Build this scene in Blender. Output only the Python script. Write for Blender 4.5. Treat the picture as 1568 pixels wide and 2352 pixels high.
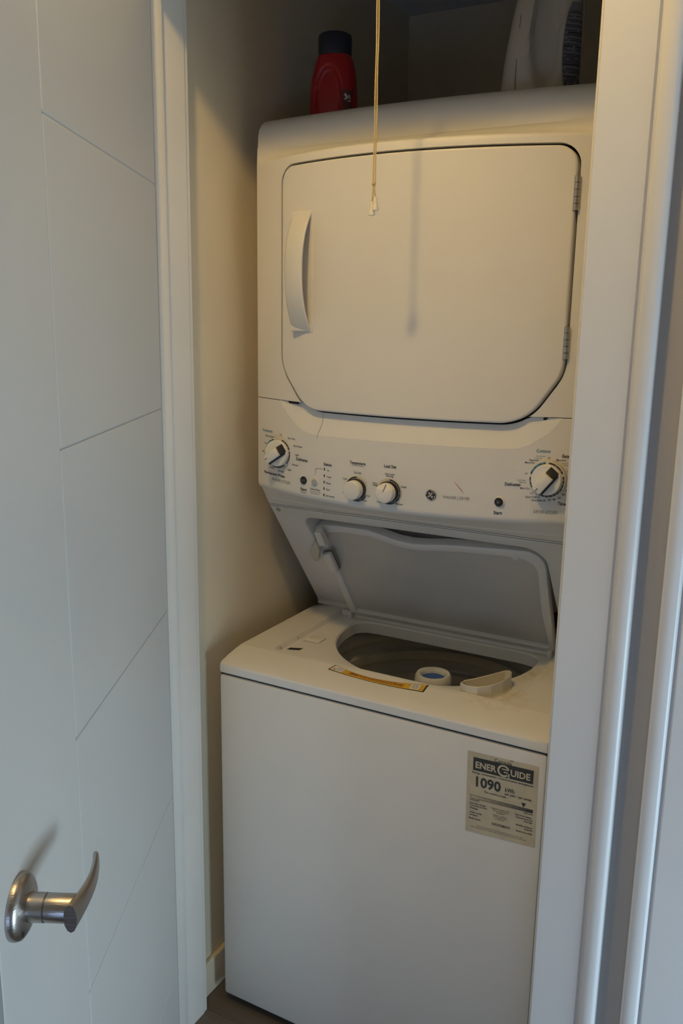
import bpy, bmesh, math, random
from mathutils import Vector, Matrix
random.seed(7)
for o in list(bpy.data.objects):
    bpy.data.objects.remove(o)
SC = bpy.context.scene
COL = SC.collection

# ------------------------------------------------------------------ camera
CAM = Vector((1.01847, -1.34529, 1.49298))
YAW, PITCH, ROLL, FPX = 0.502008, 0.215708, 0.015921, 1992.604
fw0 = Vector((-math.sin(YAW), math.cos(YAW), 0)); rt0 = Vector((math.cos(YAW), math.sin(YAW), 0)); up0 = Vector((0, 0, 1))
fwd = fw0 * math.cos(PITCH) - up0 * math.sin(PITCH)
up1 = up0 * math.cos(PITCH) + fw0 * math.sin(PITCH)
rt = rt0 * math.cos(ROLL) + up1 * math.sin(ROLL)
upv = -rt0 * math.sin(ROLL) + up1 * math.cos(ROLL)
cd = bpy.data.cameras.new('camera')
cam = bpy.data.objects.new('camera', cd)
COL.objects.link(cam)
M = Matrix((rt, upv, -fwd)).transposed().to_4x4()
M.translation = CAM
cam.matrix_world = M
cd.sensor_fit = 'VERTICAL'; cd.sensor_height = 36.0
cd.lens = FPX / 2352.0 * 36.0
cd.clip_start = 0.02
SC.camera = cam

# ------------------------------------------------------------------ world, daylight, exposure
wd = bpy.data.worlds.new('world'); SC.world = wd; wd.use_nodes = True
wd.node_tree.nodes['Background'].inputs[0].default_value = (0.55, 0.70, 1.0, 1)
wd.node_tree.nodes['Background'].inputs[1].default_value = 0.0
# daylight entering through the window at the right-hand end of the hall
DAY_POWER = 21.0
REAR_POWER = 6.0
LAMP_POWER = 19.8
ld = bpy.data.lights.new('window_daylight', 'AREA'); ld.shape = 'RECTANGLE'; ld.size = 0.66; ld.size_y = 0.6
ld.energy = DAY_POWER; ld.color = (0.60, 0.81, 0.97)
lo = bpy.data.objects.new('window_daylight', ld); COL.objects.link(lo)
lo.location = (3.04, -2.0, 1.62)
lo.rotation_euler = (0, math.radians(90), 0)      # shines towards -X
ld2 = bpy.data.lights.new('rear_fill_light', 'AREA'); ld2.shape = 'RECTANGLE'; ld2.size = 1.0; ld2.size_y = 0.7  # added cool fill from behind the camera, lifts the casing and washer front
ld2.energy = REAR_POWER; ld2.color = (0.42, 0.60, 1.0)
lo2 = bpy.data.objects.new('rear_fill_light', ld2); COL.objects.link(lo2)
lo2.rotation_euler = (math.radians(90), 0, 0)      # shines towards +Y
vs = SC.view_settings
vs.view_transform = 'Standard'; vs.look = 'None'; vs.exposure = 0.0; vs.gamma = 1.0; vs.use_curve_mapping = False

# ------------------------------------------------------------------ materials
def mat(name, col, rough=0.5, metal=0.0, noise=0.0, nscale=20.0, bump=0.0, bscale=200.0, coat=0.0, emit=None, estr=0.0, spec=0.5, aniso=None):
    m = bpy.data.materials.new(name); m.use_nodes = True
    nt = m.node_tree; b = nt.nodes['Principled BSDF']
    b.inputs['Base Color'].default_value = (*col, 1); b.inputs['Roughness'].default_value = rough
    b.inputs['Metallic'].default_value = metal; b.inputs['Specular IOR Level'].default_value = spec
    b.inputs['Coat Weight'].default_value = coat
    tc = nt.nodes.new('ShaderNodeTexCoord')
    if noise > 0:
        n = nt.nodes.new('ShaderNodeTexNoise'); n.inputs['Scale'].default_value = nscale; n.inputs['Detail'].default_value = 4
        r = nt.nodes.new('ShaderNodeValToRGB')
        r.color_ramp.elements[0].position = 0.3; r.color_ramp.elements[1].position = 0.7
        r.color_ramp.elements[0].color = (*[c * (1 - noise) for c in col], 1)
        r.color_ramp.elements[1].color = (*[min(1, c * (1 + noise)) for c in col], 1)
        nt.links.new(tc.outputs['Object'], n.inputs['Vector']); nt.links.new(n.outputs['Fac'], r.inputs['Fac'])
        nt.links.new(r.outputs['Color'], b.inputs['Base Color'])
    if bump > 0:
        n2 = nt.nodes.new('ShaderNodeTexNoise'); n2.inputs['Scale'].default_value = bscale; n2.inputs['Detail'].default_value = 3
        if aniso:
            mp = nt.nodes.new('ShaderNodeMapping'); mp.inputs['Scale'].default_value = aniso
            nt.links.new(tc.outputs['Object'], mp.inputs['Vector']); nt.links.new(mp.outputs['Vector'], n2.inputs['Vector'])
        else:
            nt.links.new(tc.outputs['Object'], n2.inputs['Vector'])
        bp = nt.nodes.new('ShaderNodeBump'); bp.inputs['Strength'].default_value = bump; bp.inputs['Distance'].default_value = 0.001
        nt.links.new(n2.outputs['Fac'], bp.inputs['Height']); nt.links.new(bp.outputs['Normal'], b.inputs['Normal'])
    if emit:
        b.inputs['Emission Color'].default_value = (*emit, 1); b.inputs['Emission Strength'].default_value = estr
    return m

MT = {
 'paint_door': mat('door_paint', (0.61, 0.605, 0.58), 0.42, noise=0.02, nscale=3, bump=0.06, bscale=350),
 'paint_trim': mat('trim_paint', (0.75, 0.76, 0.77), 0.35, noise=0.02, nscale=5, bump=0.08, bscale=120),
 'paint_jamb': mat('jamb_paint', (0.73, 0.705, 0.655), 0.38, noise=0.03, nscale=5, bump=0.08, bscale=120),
 'wall_closet': mat('closet_wall_paint', (0.78, 0.69, 0.52), 0.75, noise=0.03, nscale=4, bump=0.15, bscale=260),
 'wall_hall': mat('hall_wall_paint', (0.42, 0.41, 0.40), 0.75, noise=0.02, nscale=4, bump=0.12, bscale=260),
 'ceiling': mat('ceiling_paint', (0.72, 0.71, 0.69), 0.9, bump=0.3, bscale=90),
 'enamel': mat('white_enamel', (0.83, 0.81, 0.765), 0.46, noise=0.015, nscale=6, bump=0.03, bscale=500),
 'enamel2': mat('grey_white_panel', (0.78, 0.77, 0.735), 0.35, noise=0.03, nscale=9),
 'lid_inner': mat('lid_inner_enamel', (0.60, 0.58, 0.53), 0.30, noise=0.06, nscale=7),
 'plastic': mat('white_plastic', (0.83, 0.81, 0.76), 0.33, noise=0.01, nscale=8),
 'plastic_cream': mat('cream_plastic', (0.70, 0.66, 0.55), 0.30),
 'ring': mat('dial_ring_plastic', (0.58, 0.55, 0.47), 0.35),
 'dark': mat('dark_plastic', (0.016, 0.015, 0.014), 0.4),
 'gap': mat('dark_gap', (0.02, 0.019, 0.018), 0.8),
 'ink': mat('dark_ink', (0.045, 0.042, 0.04), 0.5),
 'ink_grey': mat('grey_ink', (0.17, 0.16, 0.14), 0.5),
 'ink_blue': mat('blue_ink', (0.012, 0.16, 0.30), 0.5),
 'white_ink': mat('white_ink', (0.75, 0.73, 0.70), 0.5),
 'pink': mat('pink_scuff', (0.50, 0.22, 0.24), 0.6),
 'red_ink': mat('red_ink', (0.5, 0.03, 0.03), 0.5),
 'steel': mat('hinge_steel', (0.50, 0.49, 0.46), 0.32, 1.0),
 'nickel': mat('satin_nickel', (0.46, 0.43, 0.40), 0.30, 1.0, bump=0.25, bscale=60, aniso=(1, 1, 14)),
 'basket': mat('tub_grey', (0.56, 0.54, 0.48), 0.30, 0.1, noise=0.06, nscale=12),
 'blue_cap': mat('blue_cap', (0.035, 0.12, 0.42), 0.35),
 'yellow': mat('yellow_sticker', (0.75, 0.45, 0.03), 0.45, noise=0.08, nscale=30),
 'orange': mat('orange_sticker', (0.72, 0.34, 0.025), 0.45),
 'paper': mat('aged_paper', (0.62, 0.54, 0.38), 0.6, noise=0.10, nscale=28),
 'cord': mat('cord_cotton', (0.62, 0.46, 0.20), 0.85, bump=0.5, bscale=900),
 'tassel': mat('tassel_plastic', (0.80, 0.74, 0.60), 0.3),
 'red': mat('red_plastic', (0.42, 0.014, 0.020), 0.35, noise=0.05, nscale=15),
 'navy': mat('navy_cap', (0.028, 0.032, 0.055), 0.4),
 'maroon': mat('label_maroon', (0.12, 0.03, 0.035), 0.4),
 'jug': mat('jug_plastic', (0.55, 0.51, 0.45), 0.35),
 'jug_label': mat('jug_label', (0.20, 0.205, 0.24), 0.45),
 'print_blue': mat('print_dark_blue', (0.035, 0.04, 0.07), 0.5),
 'rubber': mat('rubber', (0.03, 0.03, 0.03), 0.8),
 'lampbase': mat('lamp_base', (0.7, 0.68, 0.62), 0.4),
 'bulb': mat('lamp_bulb', (0.9, 0.85, 0.7), 0.4, emit=(1.0, 0.66, 0.23), estr=1.0),
 'glasswin': mat('window_glass', (0.7, 0.8, 0.9), 0.05),
}
# lamp strength: power spread over the globe surface
BULB_R = 0.042
MT['bulb'].node_tree.nodes['Principled BSDF'].inputs['Emission Strength'].default_value = LAMP_POWER / (math.pi * 4 * math.pi * BULB_R ** 2)

def floor_mat():
    m = bpy.data.materials.new('floor_vinyl'); m.use_nodes = True
    nt = m.node_tree; b = nt.nodes['Principled BSDF']
    tc = nt.nodes.new('ShaderNodeTexCoord'); mp = nt.nodes.new('ShaderNodeMapping'); mp.inputs['Scale'].default_value = (3, 22, 1)
    n = nt.nodes.new('ShaderNodeTexNoise'); n.inputs['Scale'].default_value = 2.2; n.inputs['Detail'].default_value = 6
    r = nt.nodes.new('ShaderNodeValToRGB')
    r.color_ramp.elements[0].color = (0.085, 0.07, 0.058, 1); r.color_ramp.elements[1].color = (0.16, 0.135, 0.11, 1)
    nt.links.new(tc.outputs['Object'], mp.inputs['Vector']); nt.links.new(mp.outputs['Vector'], n.inputs['Vector'])
    nt.links.new(n.outputs['Fac'], r.inputs['Fac']); nt.links.new(r.outputs['Color'], b.inputs['Base Color'])
    b.inputs['Roughness'].default_value = 0.45
    return m
MT['floor'] = floor_mat()

def deck_mat():
    # white enamel with yellow detergent residue around the bleach dispenser
    m = mat('deck_enamel', (0.83, 0.81, 0.765), 0.26)
    nt = m.node_tree; b = nt.nodes['Principled BSDF']
    tc = nt.nodes.new('ShaderNodeTexCoord')
    def blob(x, y, r0):
        vm = nt.nodes.new('ShaderNodeVectorMath'); vm.operation = 'DISTANCE'; vm.inputs[1].default_value = (x, y, 0.812)
        nt.links.new(tc.outputs['Object'], vm.inputs[0])
        mr = nt.nodes.new('ShaderNodeMapRange'); mr.inputs[1].default_value = r0; mr.inputs[2].default_value = r0 * 0.25
        mr.inputs[3].default_value = 0; mr.inputs[4].default_value = 1
        nt.links.new(vm.outputs['Value'], mr.inputs[0]); return mr
    a1, a2 = blob(0.555, 0.105, 0.075), blob(0.578, 0.26, 0.06)
    mx = nt.nodes.new('ShaderNodeMath'); mx.operation = 'MAXIMUM'
    nt.links.new(a1.outputs[0], mx.inputs[0]); nt.links.new(a2.outputs[0], mx.inputs[1])
    n = nt.nodes.new('ShaderNodeTexNoise'); n.inputs['Scale'].default_value = 45; n.inputs['Detail'].default_value = 5
    nt.links.new(tc.outputs['Object'], n.inputs['Vector'])
    r = nt.nodes.new('ShaderNodeValToRGB'); r.color_ramp.elements[0].position = 0.40; r.color_ramp.elements[1].position = 0.68
    nt.links.new(n.outputs['Fac'], r.inputs['Fac'])
    mu = nt.nodes.new('ShaderNodeMath'); mu.operation = 'MULTIPLY'
    nt.links.new(mx.outputs[0], mu.inputs[0]); nt.links.new(r.outputs['Color'], mu.inputs[1])
    mix = nt.nodes.new('ShaderNodeMix'); mix.data_type = 'RGBA'
    mix.inputs[6].default_value = (0.83, 0.81, 0.765, 1); mix.inputs[7].default_value = (0.68, 0.58, 0.34, 1)
    nt.links.new(mu.outputs[0], mix.inputs[0]); nt.links.new(mix.outputs[2], b.inputs['Base Color'])
    return m
MT['deck'] = deck_mat()

# ------------------------------------------------------------------ mesh helpers
def finish(name, bm, m, parent=None, smooth=35, dissolve=True):
    if dissolve:
        bmesh.ops.remove_doubles(bm, verts=bm.verts, dist=1e-5)
    bmesh.ops.recalc_face_normals(bm, faces=bm.faces)
    me = bpy.data.meshes.new(name); bm.to_mesh(me); bm.free()
    if smooth is not None:
        for p in me.polygons: p.use_smooth = True
        me.set_sharp_from_angle(angle=math.radians(smooth))
    me.materials.append(MT[m] if isinstance(m, str) else m)
    o = bpy.data.objects.new(name, me); COL.objects.link(o)
    if parent is not None: o.parent = parent
    return o

def tag(o, label=None, cat=None, group=None, kind=None):
    if label: o['label'] = label
    if cat: o['category'] = cat
    if group: o['group'] = group
    if kind: o['kind'] = kind
    return o

def empty(name, loc=(0, 0, 0)):
    o = bpy.data.objects.new(name, None); COL.objects.link(o); o.location = loc
    o.empty_display_size = 0.05
    return o

def under(root, *objs):
    # parent while keeping the world placement of meshes written in world coordinates
    for o in objs:
        o.parent = root
        o.matrix_parent_inverse = Matrix.Translation(-Vector(root.location)) if root.type == 'EMPTY' else Matrix.Identity(4)

def box(bm, x0, x1, y0, y1, z0, z1, bev=0.0, seg=2):
    vs = [bm.verts.new(p) for p in [(x0,y0,z0),(x1,y0,z0),(x1,y1,z0),(x0,y1,z0),(x0,y0,z1),(x1,y0,z1),(x1,y1,z1),(x0,y1,z1)]]
    fs = [bm.faces.new([vs[i] for i in f]) for f in [(0,3,2,1),(4,5,6,7),(0,1,5,4),(1,2,6,5),(2,3,7,6),(3,0,4,7)]]
    if bev > 0:
        es = list({e for f in fs for e in f.edges})
        bmesh.ops.bevel(bm, geom=es, offset=bev, segments=seg, profile=0.5, affect='EDGES')
    return vs

def boxobj(name, m, parent, *a, bev=0.0, smooth=35):
    bm = bmesh.new(); box(bm, *a, bev=bev); return finish(name, bm, m, parent, smooth)

def lathe(bm, prof, c, axis='z', seg=48, sx=1.0, sy=1.0):
    # prof: list of (r, h) along the axis
    rings = []
    for r, h in prof:
        ring = []
        for k in range(seg):
            a = 2 * math.pi * k / seg
            u, v = r * math.cos(a) * sx, r * math.sin(a) * sy
            p = {'z': (u, v, h), 'y': (u, h, v), 'x': (h, u, v)}[axis]
            ring.append(bm.verts.new((c[0] + p[0], c[1] + p[1], c[2] + p[2])))
        rings.append(ring)
    for a, b in zip(rings, rings[1:]):
        for k in range(seg):
            bm.faces.new((a[k], a[(k + 1) % seg], b[(k + 1) % seg], b[k]))
    for ring, pr in ((rings[0], prof[0]), (rings[-1], prof[-1])):
        if pr[0] > 1e-4:
            bm.faces.new(ring)
    return rings

def tube(bm, pts, rad, seg=8, cap=True):
    pts = [Vector(p) for p in pts]
    rads = rad if isinstance(rad, (list, tuple)) else [rad] * len(pts)
    rings = []; prev = None
    for i, p in enumerate(pts):
        d = (pts[min(i + 1, len(pts) - 1)] - pts[max(i - 1, 0)]).normalized()
        if prev is None:
            n = d.orthogonal().normalized()
        else:
            n = (prev - d * prev.dot(d)).normalized()
        prev = n; b = d.cross(n)
        rings.append([bm.verts.new(p + (n * math.cos(2*math.pi*k/seg) + b * math.sin(2*math.pi*k/seg)) * rads[i]) for k in range(seg)])
    for a, b in zip(rings, rings[1:]):
        for k in range(seg):
            bm.faces.new((a[k], a[(k+1) % seg], b[(k+1) % seg], b[k]))
    if cap:
        bm.faces.new(rings[0]); bm.faces.new(rings[-1])

def arc(cx, cy, r, a0, a1, n):
    return [(cx + r * math.cos(math.radians(a0 + (a1 - a0) * i / n)), cy + r * math.sin(math.radians(a0 + (a1 - a0) * i / n))) for i in range(n + 1)]

def round_poly(pts, rads, n=8):
    # polygon with each corner rounded by its own radius
    out = []; N = len(pts)
    for i in range(N):
        p0, p, p1 = Vector(pts[i-1]), Vector(pts[i]), Vector(pts[(i+1) % N])
        r = rads[i] if isinstance(rads, (list, tuple)) else rads
        if r <= 0:
            out.append(tuple(p)); continue
        a, b = (p0 - p).normalized(), (p1 - p).normalized()
        ang = math.acos(max(-1, min(1, a.dot(b))))
        t = r / math.tan(ang / 2)
        s, e = p + a * t, p + b * t
        c = p + (a + b).normalized() * (r / math.sin(ang / 2))
        v0, v1 = s - c, e - c
        th = math.acos(max(-1, min(1, v0.dot(v1) / (r * r))))
        for k in range(n + 1):
            f = k / n
            if th < 1e-6: q = s
            else: q = c + (v0 * math.sin((1 - f) * th) + v1 * math.sin(f * th)) / math.sin(th)
            out.append((q.x, q.y))
    return out

def resample(pts, step, closed=True):
    out = []; N = len(pts)
    for i in range(N if closed else N - 1):
        a, b = Vector(pts[i]), Vector(pts[(i+1) % N]); L = (b - a).length
        k = max(1, int(math.ceil(L / step)))
        for j in range(k): out.append(tuple(a + (b - a) * (j / k)))
    if not closed: out.append(tuple(pts[-1]))
    return out

def area2(pts):
    return sum(pts[i][0] * pts[(i+1) % len(pts)][1] - pts[(i+1) % len(pts)][0] * pts[i][1] for i in range(len(pts))) / 2

def offset_poly(pts, d):
    # d > 0 moves inwards (any orientation)
    s = 1 if area2(pts) > 0 else -1
    out = []; N = len(pts)
    for i in range(N):
        p0, p, p1 = Vector(pts[i-1]), Vector(pts[i]), Vector(pts[(i+1) % N])
        e0, e1 = (p - p0), (p1 - p)
        if e0.length < 1e-9: e0 = e1
        if e1.length < 1e-9: e1 = e0
        e0.normalize(); e1.normalize()
        n0, n1 = Vector((-e0.y, e0.x)) * s, Vector((-e1.y, e1.x)) * s
        m = (n0 + n1)
        if m.length < 1e-6: m = n0
        m.normalize()
        k = d / max(0.35, m.dot(n0))
        out.append((p.x + m.x * k, p.y + m.y * k))
    return out

def fill(bm, loops):
    # loops: lists of BMVerts; triangulated face with holes
    es = []
    for L in loops:
        for i in range(len(L)):
            a, b = L[i], L[(i + 1) % len(L)]
            e = bm.edges.get((a, b)) or bm.edges.new((a, b))
            es.append(e)
    return bmesh.ops.triangle_fill(bm, use_beauty=True, edges=es)

def bridge(bm, A, B):
    n = len(A)
    for k in range(n):
        bm.faces.new((A[k], A[(k+1) % n], B[(k+1) % n], B[k]))

def loft_loops(bm, loops2, cap_first=True, cap_last=True, holes=()):
    # loops2: list of (poly, depth) in flat space (u, depth, v)
    L = [[bm.verts.new((p[0], d, p[1])) for p in poly] for poly, d in loops2]
    for a, b in zip(L, L[1:]): bridge(bm, a, b)
    if cap_first: fill(bm, [L[0]])
    if cap_last: fill(bm, [L[-1]])
    return L

def slice_x(bm, xs):
    for x in xs:
        geom = bm.verts[:] + bm.edges[:] + bm.faces[:]
        bmesh.ops.bisect_plane(bm, geom=geom, dist=1e-6, plane_co=(x, 0, 0), plane_no=(1, 0, 0))

def wrap(bm, f):
    for v in bm.verts: v.co = Vector(f(*v.co))

W = 0.683
XS = [W * i / 40 for i in range(1, 40)]
def yb(x):
    u = (x - W / 2) / (W / 2); u = max(-1.0, min(1.0, u))
    return 0.1453 - 0.085 * (1 - u * u)
def bow(x, d, z): return (x, yb(x) + d, z)

# text printed on a surface -------------------------------------------------
_text_cache = {}
def text_polys(s, bold=0.0):
    key = (s, bold)
    if key in _text_cache: return _text_cache[key]
    cu = bpy.data.curves.new('t', 'FONT'); cu.body = s; cu.size = 1.0; cu.align_x = 'LEFT'; cu.resolution_u = 2
    cu.offset = bold
    ob = bpy.data.objects.new('t', cu); COL.objects.link(ob)
    dg = bpy.context.evaluated_depsgraph_get()
    me = ob.evaluated_get(dg).to_mesh()
    V = [(v.co.x, v.co.y) for v in me.vertices]; F = [tuple(p.vertices) for p in me.polygons]
    ob.evaluated_get(dg).to_mesh_clear()
    bpy.data.objects.remove(ob); bpy.data.curves.remove(cu)
    x0, x1 = min(v[0] for v in V), max(v[0] for v in V)
    V = [(v[0] - (x0 + x1) / 2, v[1]) for v in V]
    _text_cache[key] = (V, F, x1 - x0)
    return _text_cache[key]

def add_text(bm, s, xc, zc, width, cap, f, bold=0.0, rot=0.0):
    V, F, w = text_polys(s, bold)
    sx = width / w; sz = cap / 0.70
    vs = []
    for x, y in V:
        X, Z = x * sx, (y - 0.35) * sz
        vs.append(bm.verts.new(f(xc + X * math.cos(rot) - Z * math.sin(rot), zc + X * math.sin(rot) + Z * math.cos(rot))))
    for q in F:
        try: bm.faces.new([vs[i] for i in q])
        except ValueError: pass

def flat_poly(bm, pts, f):
    return bm.faces.new([bm.verts.new(f(*p)) for p in pts])

def ring_seg(bm, cx, cz, r0, r1, a0, a1, f, n=12):
    A = arc(cx, cz, r0, a0, a1, n); B = arc(cx, cz, r1, a0, a1, n)
    va = [bm.verts.new(f(*p)) for p in A]; vb = [bm.verts.new(f(*p)) for p in B]
    for k in range(n): bm.faces.new((va[k], va[k+1], vb[k+1], vb[k]))

def disc(bm, cx, cz, r, f, n=24):
    bm.faces.new([bm.verts.new(f(*p)) for p in arc(cx, cz, r, 0, 360 - 360 / n, n - 1)])

# ================================================================== THE ROOM
YF = -0.190          # hall face of the closet wall
YC = -0.055          # closet face of that wall
JL, JR = -0.012, 0.7305   # clear opening between the jambs
HD = 2.045           # head of the opening
XL, XR = -0.050, 0.79    # closet side walls
YB = 0.93            # closet back wall
ZC = 2.28            # closet ceiling
HX0, HX1 = -1.30, 2.20   # hall
HY0 = -2.60
HZ = 2.51
T = 0.11

def struct(name, bm, m, parent=None, smooth=None, label=None):
    o = finish(name, bm, m, parent, smooth)
    if parent is None:
        o['kind'] = 'structure'
        if label: o['label'] = label
    return o

bm = bmesh.new(); box(bm, HX0 - T, HX1 + T, HY0 - T, YB + T, -0.05, 0.0)
struct('floor', bm, 'floor', label='dark floor under the laundry closet and hall')
bm = bmesh.new(); box(bm, HX0 - T, HX1 + T, HY0 - T, YF, HZ, HZ + 0.06); box(bm, XL - T, XR + T, YC, YB + T, ZC, ZC + 0.06)
struct('ceiling', bm, 'ceiling', label='white ceiling above hall and closet')
# front wall with the closet opening and the neighbouring door opening
D2L, D2R = 0.966, 1.73
bm = bmesh.new()
for x0, x1, z0, z1 in ((HX0, JL - 0.018, 0, HZ), (JR + 0.018, D2L - 0.018, 0, HZ), (D2R + 0.018, HX1, 0, HZ), (JL - 0.018, JR + 0.018, HD + 0.018, HZ), (D2L - 0.018, D2R + 0.018, HD + 0.018, HZ)):
    box(bm, x0, x1, YF, YC - 0.0005, z0, z1)
struct('wall_front', bm, 'wall_hall', label='grey hall wall holding the closet doorway')
bm = bmesh.new(); box(bm, XL - T, XL, YC, YB + T, 0, ZC)
struct('wall_left', bm, 'wall_closet', label='cream left side wall inside the closet')
bm = bmesh.new(); box(bm, XR, XR + T, YC, YB + T, 0, ZC)
struct('wall_right', bm, 'wall_closet', label='cream right side wall inside the closet')
bm = bmesh.new(); box(bm, XL, XR, YB, YB + T, 0, ZC)
struct('wall_back', bm, 'wall_closet', label='dim back wall of the closet behind the bottles')
bm = bmesh.new(); box(bm, HX0 - T, HX0, HY0, YF, 0, HZ)
struct('wall_hall_left', bm, 'wall_hall', label='hall end wall behind the open door')
VX0, VX1, VZ0, VZ1 = 0.90, 2.00, 0.08, 0.90
bm = bmesh.new()
for x0, x1, z0, z1 in ((HX0 - T, VX0, 0, HZ), (VX1, HX1 + T, 0, HZ), (VX0, VX1, 0, VZ0), (VX0, VX1, VZ1, HZ)):
    box(bm, x0, x1, HY0 - T, HY0, z0, z1)
struct('wall_hall_rear', bm, 'wall_hall', label='hall wall behind the camera')
# window wall at the right-hand end of the hall
WY0, WY1, WZ0, WZ1 = -1.0, -0.30, 0.05, 0.80
bm = bmesh.new()
for y0, y1, z0, z1 in ((HY0, WY0, 0, HZ), (WY1, YF, 0, HZ), (WY0, WY1, 0, WZ0), (WY0, WY1, WZ1, HZ)):
    box(bm, HX1, HX1 + T, y0, y1, z0, z1)
struct('wall_hall_right', bm, 'wall_hall', label='hall end wall with the window')
bm = bmesh.new()
for y0, y1, z0, z1 in ((WY0, WY0 + .05, WZ0, WZ1), (WY1 - .05, WY1, WZ0, WZ1), (WY0, WY1, WZ0, WZ0 + .05), (WY0, WY1, WZ1 - .05, WZ1)):
    box(bm, HX1 + 0.06, HX1 + 0.10, y0, y1, z0, z1)
w1 = struct('window_1', bm, 'paint_trim', label='hall window letting in daylight')
lo.location = (HX1 + 0.055, (WY0 + WY1) / 2, (WZ0 + WZ1) / 2)

bm = bmesh.new()
for x0, x1, z0, z1 in ((VX0, VX0 + .05, VZ0, VZ1), (VX1 - .05, VX1, VZ0, VZ1), (VX0, VX1, VZ0, VZ0 + .05), (VX0, VX1, VZ1 - .05, VZ1)):
    box(bm, x0, x1, HY0 - 0.10, HY0 - 0.06, z0, z1)
struct('fill_window', bm, 'paint_trim', label='added window framing the fill light behind the camera')  # unseen opening added to hold the rear fill light
lo2.location = ((VX0 + VX1) / 2, HY0 - 0.055, (VZ0 + VZ1) / 2)

# baseboard in the closet
bm = bmesh.new(); box(bm, XL, XL + 0.012, YC, YB, 0, 0.085, bev=0.003)
struct('baseboard_left', bm, 'wall_closet', label='painted baseboard along the closet left wall')
bm = bmesh.new(); box(bm, JL, JR, YF - 0.002, -0.045, 0.0, 0.006, bev=0.002)
struct('trim_5', bm, 'floor', label='thin threshold strip across the closet doorway')

# jambs with door stops
def jamb_frame(name, xl, xr, hd, y0, y1, lab, stops=True):
    bm = bmesh.new()
    box(bm, xl - 0.018, xl, y0, y1, 0, hd + 0.018, bev=0.0015)
    box(bm, xr, xr + 0.018, y0, y1, 0, hd + 0.018, bev=0.0015)
    box(bm, xl, xr, y0, y1, hd, hd + 0.018)
    o = struct(name, bm, 'paint_jamb', label=lab)
    if stops:
        for nm, a in (('door_stop', (xl, xl + 0.010, y0 + 0.040, y0 + 0.068, 0, hd)), ('door_stop', (xr - 0.010, xr, y0 + 0.040, y0 + 0.068, 0, hd)), ('door_stop', (xl, xr, y0 + 0.040, y0 + 0.068, hd - 0.010, hd))):
            boxobj(nm, 'paint_jamb', o, *a, bev=0.002)
    return o
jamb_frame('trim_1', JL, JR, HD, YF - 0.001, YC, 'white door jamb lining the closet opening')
# narrow plaster return behind the left jamb
bm = bmesh.new(); box(bm, XL, JL - 0.002, YC + 0.0005, YC + 0.0105, 0, HD + 0.02, bev=0.0015); box(bm, JR + 0.003, XR, YC + 0.0005, YC + 0.0105, 0, HD + 0.02)
struct('trim_6', bm, 'paint_jamb', label='thin white strip edging the back of the left jamb')

# moulded casings: profile (offset from the opening, thickness)
CAS = [(0, 0), (0, .009), (.0015, .011), (.060, .014), (.066, .0142), (.0685, .0105), (.0715, .0105), (.0735, .0165), (.076, .0185), (.090, .0190), (.0945, .0165), (.0955, .013), (.0955, 0)]
def casing_leg(bm, x, sgn, z0, z1):
    A = [bm.verts.new((x + sgn * u, YF - t, z0)) for u, t in CAS]; B = [bm.verts.new((x + sgn * u, YF - t, z1)) for u, t in CAS]
    for k in range(len(CAS) - 1): bm.faces.new((A[k], A[k+1], B[k+1], B[k]))
    bm.faces.new(A); bm.faces.new(B)
def casing_head(bm, x0, x1, z):
    A = [bm.verts.new((x0, YF - t, z + u)) for u, t in CAS]; B = [bm.verts.new((x1, YF - t, z + u)) for u, t in CAS]
    for k in range(len(CAS) - 1): bm.faces.new((A[k], A[k+1], B[k+1], B[k]))
    bm.faces.new(A); bm.faces.new(B)
RV = 0.0045
bm = bmesh.new(); casing_leg(bm, JR + RV, 1, 0, HD + RV)
struct('trim_2', bm, 'paint_trim', smooth=50, label='white moulded casing on the right of the closet doorway')
bm = bmesh.new(); casing_leg(bm, JL - RV, -1, 0, HD + RV)
struct('trim_3', bm, 'paint_trim', smooth=50, label='white moulded casing behind the open closet door')
bm = bmesh.new(); casing_head(bm, JL - RV - .0955, JR + RV + .0955, HD + RV)
struct('trim_4', bm, 'paint_trim', smooth=50, label='white moulded casing over the closet doorway')
bm = bmesh.new(); casing_leg(bm, D2L - RV, -1, 0, HD + RV); casing_leg(bm, D2R + RV, 1, 0, HD + RV); casing_head(bm, D2L - RV - .0955, D2R + RV + .0955, HD + RV)
struct('trim_7', bm, 'paint_trim', smooth=50, label='white casing of the neighbouring doorway at the right edge')
jamb_frame('trim_8', D2L, D2R, HD, YF - 0.001, YC, 'white jamb of the neighbouring doorway', stops=False)
bm = bmesh.new(); box(bm, D2L + 0.003, D2R - 0.003, YF + 0.002, YF + 0.037, 0.008, HD - 0.003, bev=0.002)
struct('door_2', bm, 'paint_door', label='closed white door at the right edge')

# ------------------------------------------------------------------ open closet door
DA = -0.472
dv = Vector((math.sin(DA), math.cos(DA), 0)); nv = Vector((math.cos(DA), -math.sin(DA), 0))
P0 = Vector((0.32775, -0.78269, 0.0))
S0, S1 = -0.0695, 0.6800
DT = 0.035
def dpt(s, off, z): return P0 + dv * s + nv * off + Vector((0, 0, z))
GZ = [1.7090, 1.3415, 0.9740, 0.6030, 0.2300]
GS = 0.1785
GH = 0.0004   # half width of a groove
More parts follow.
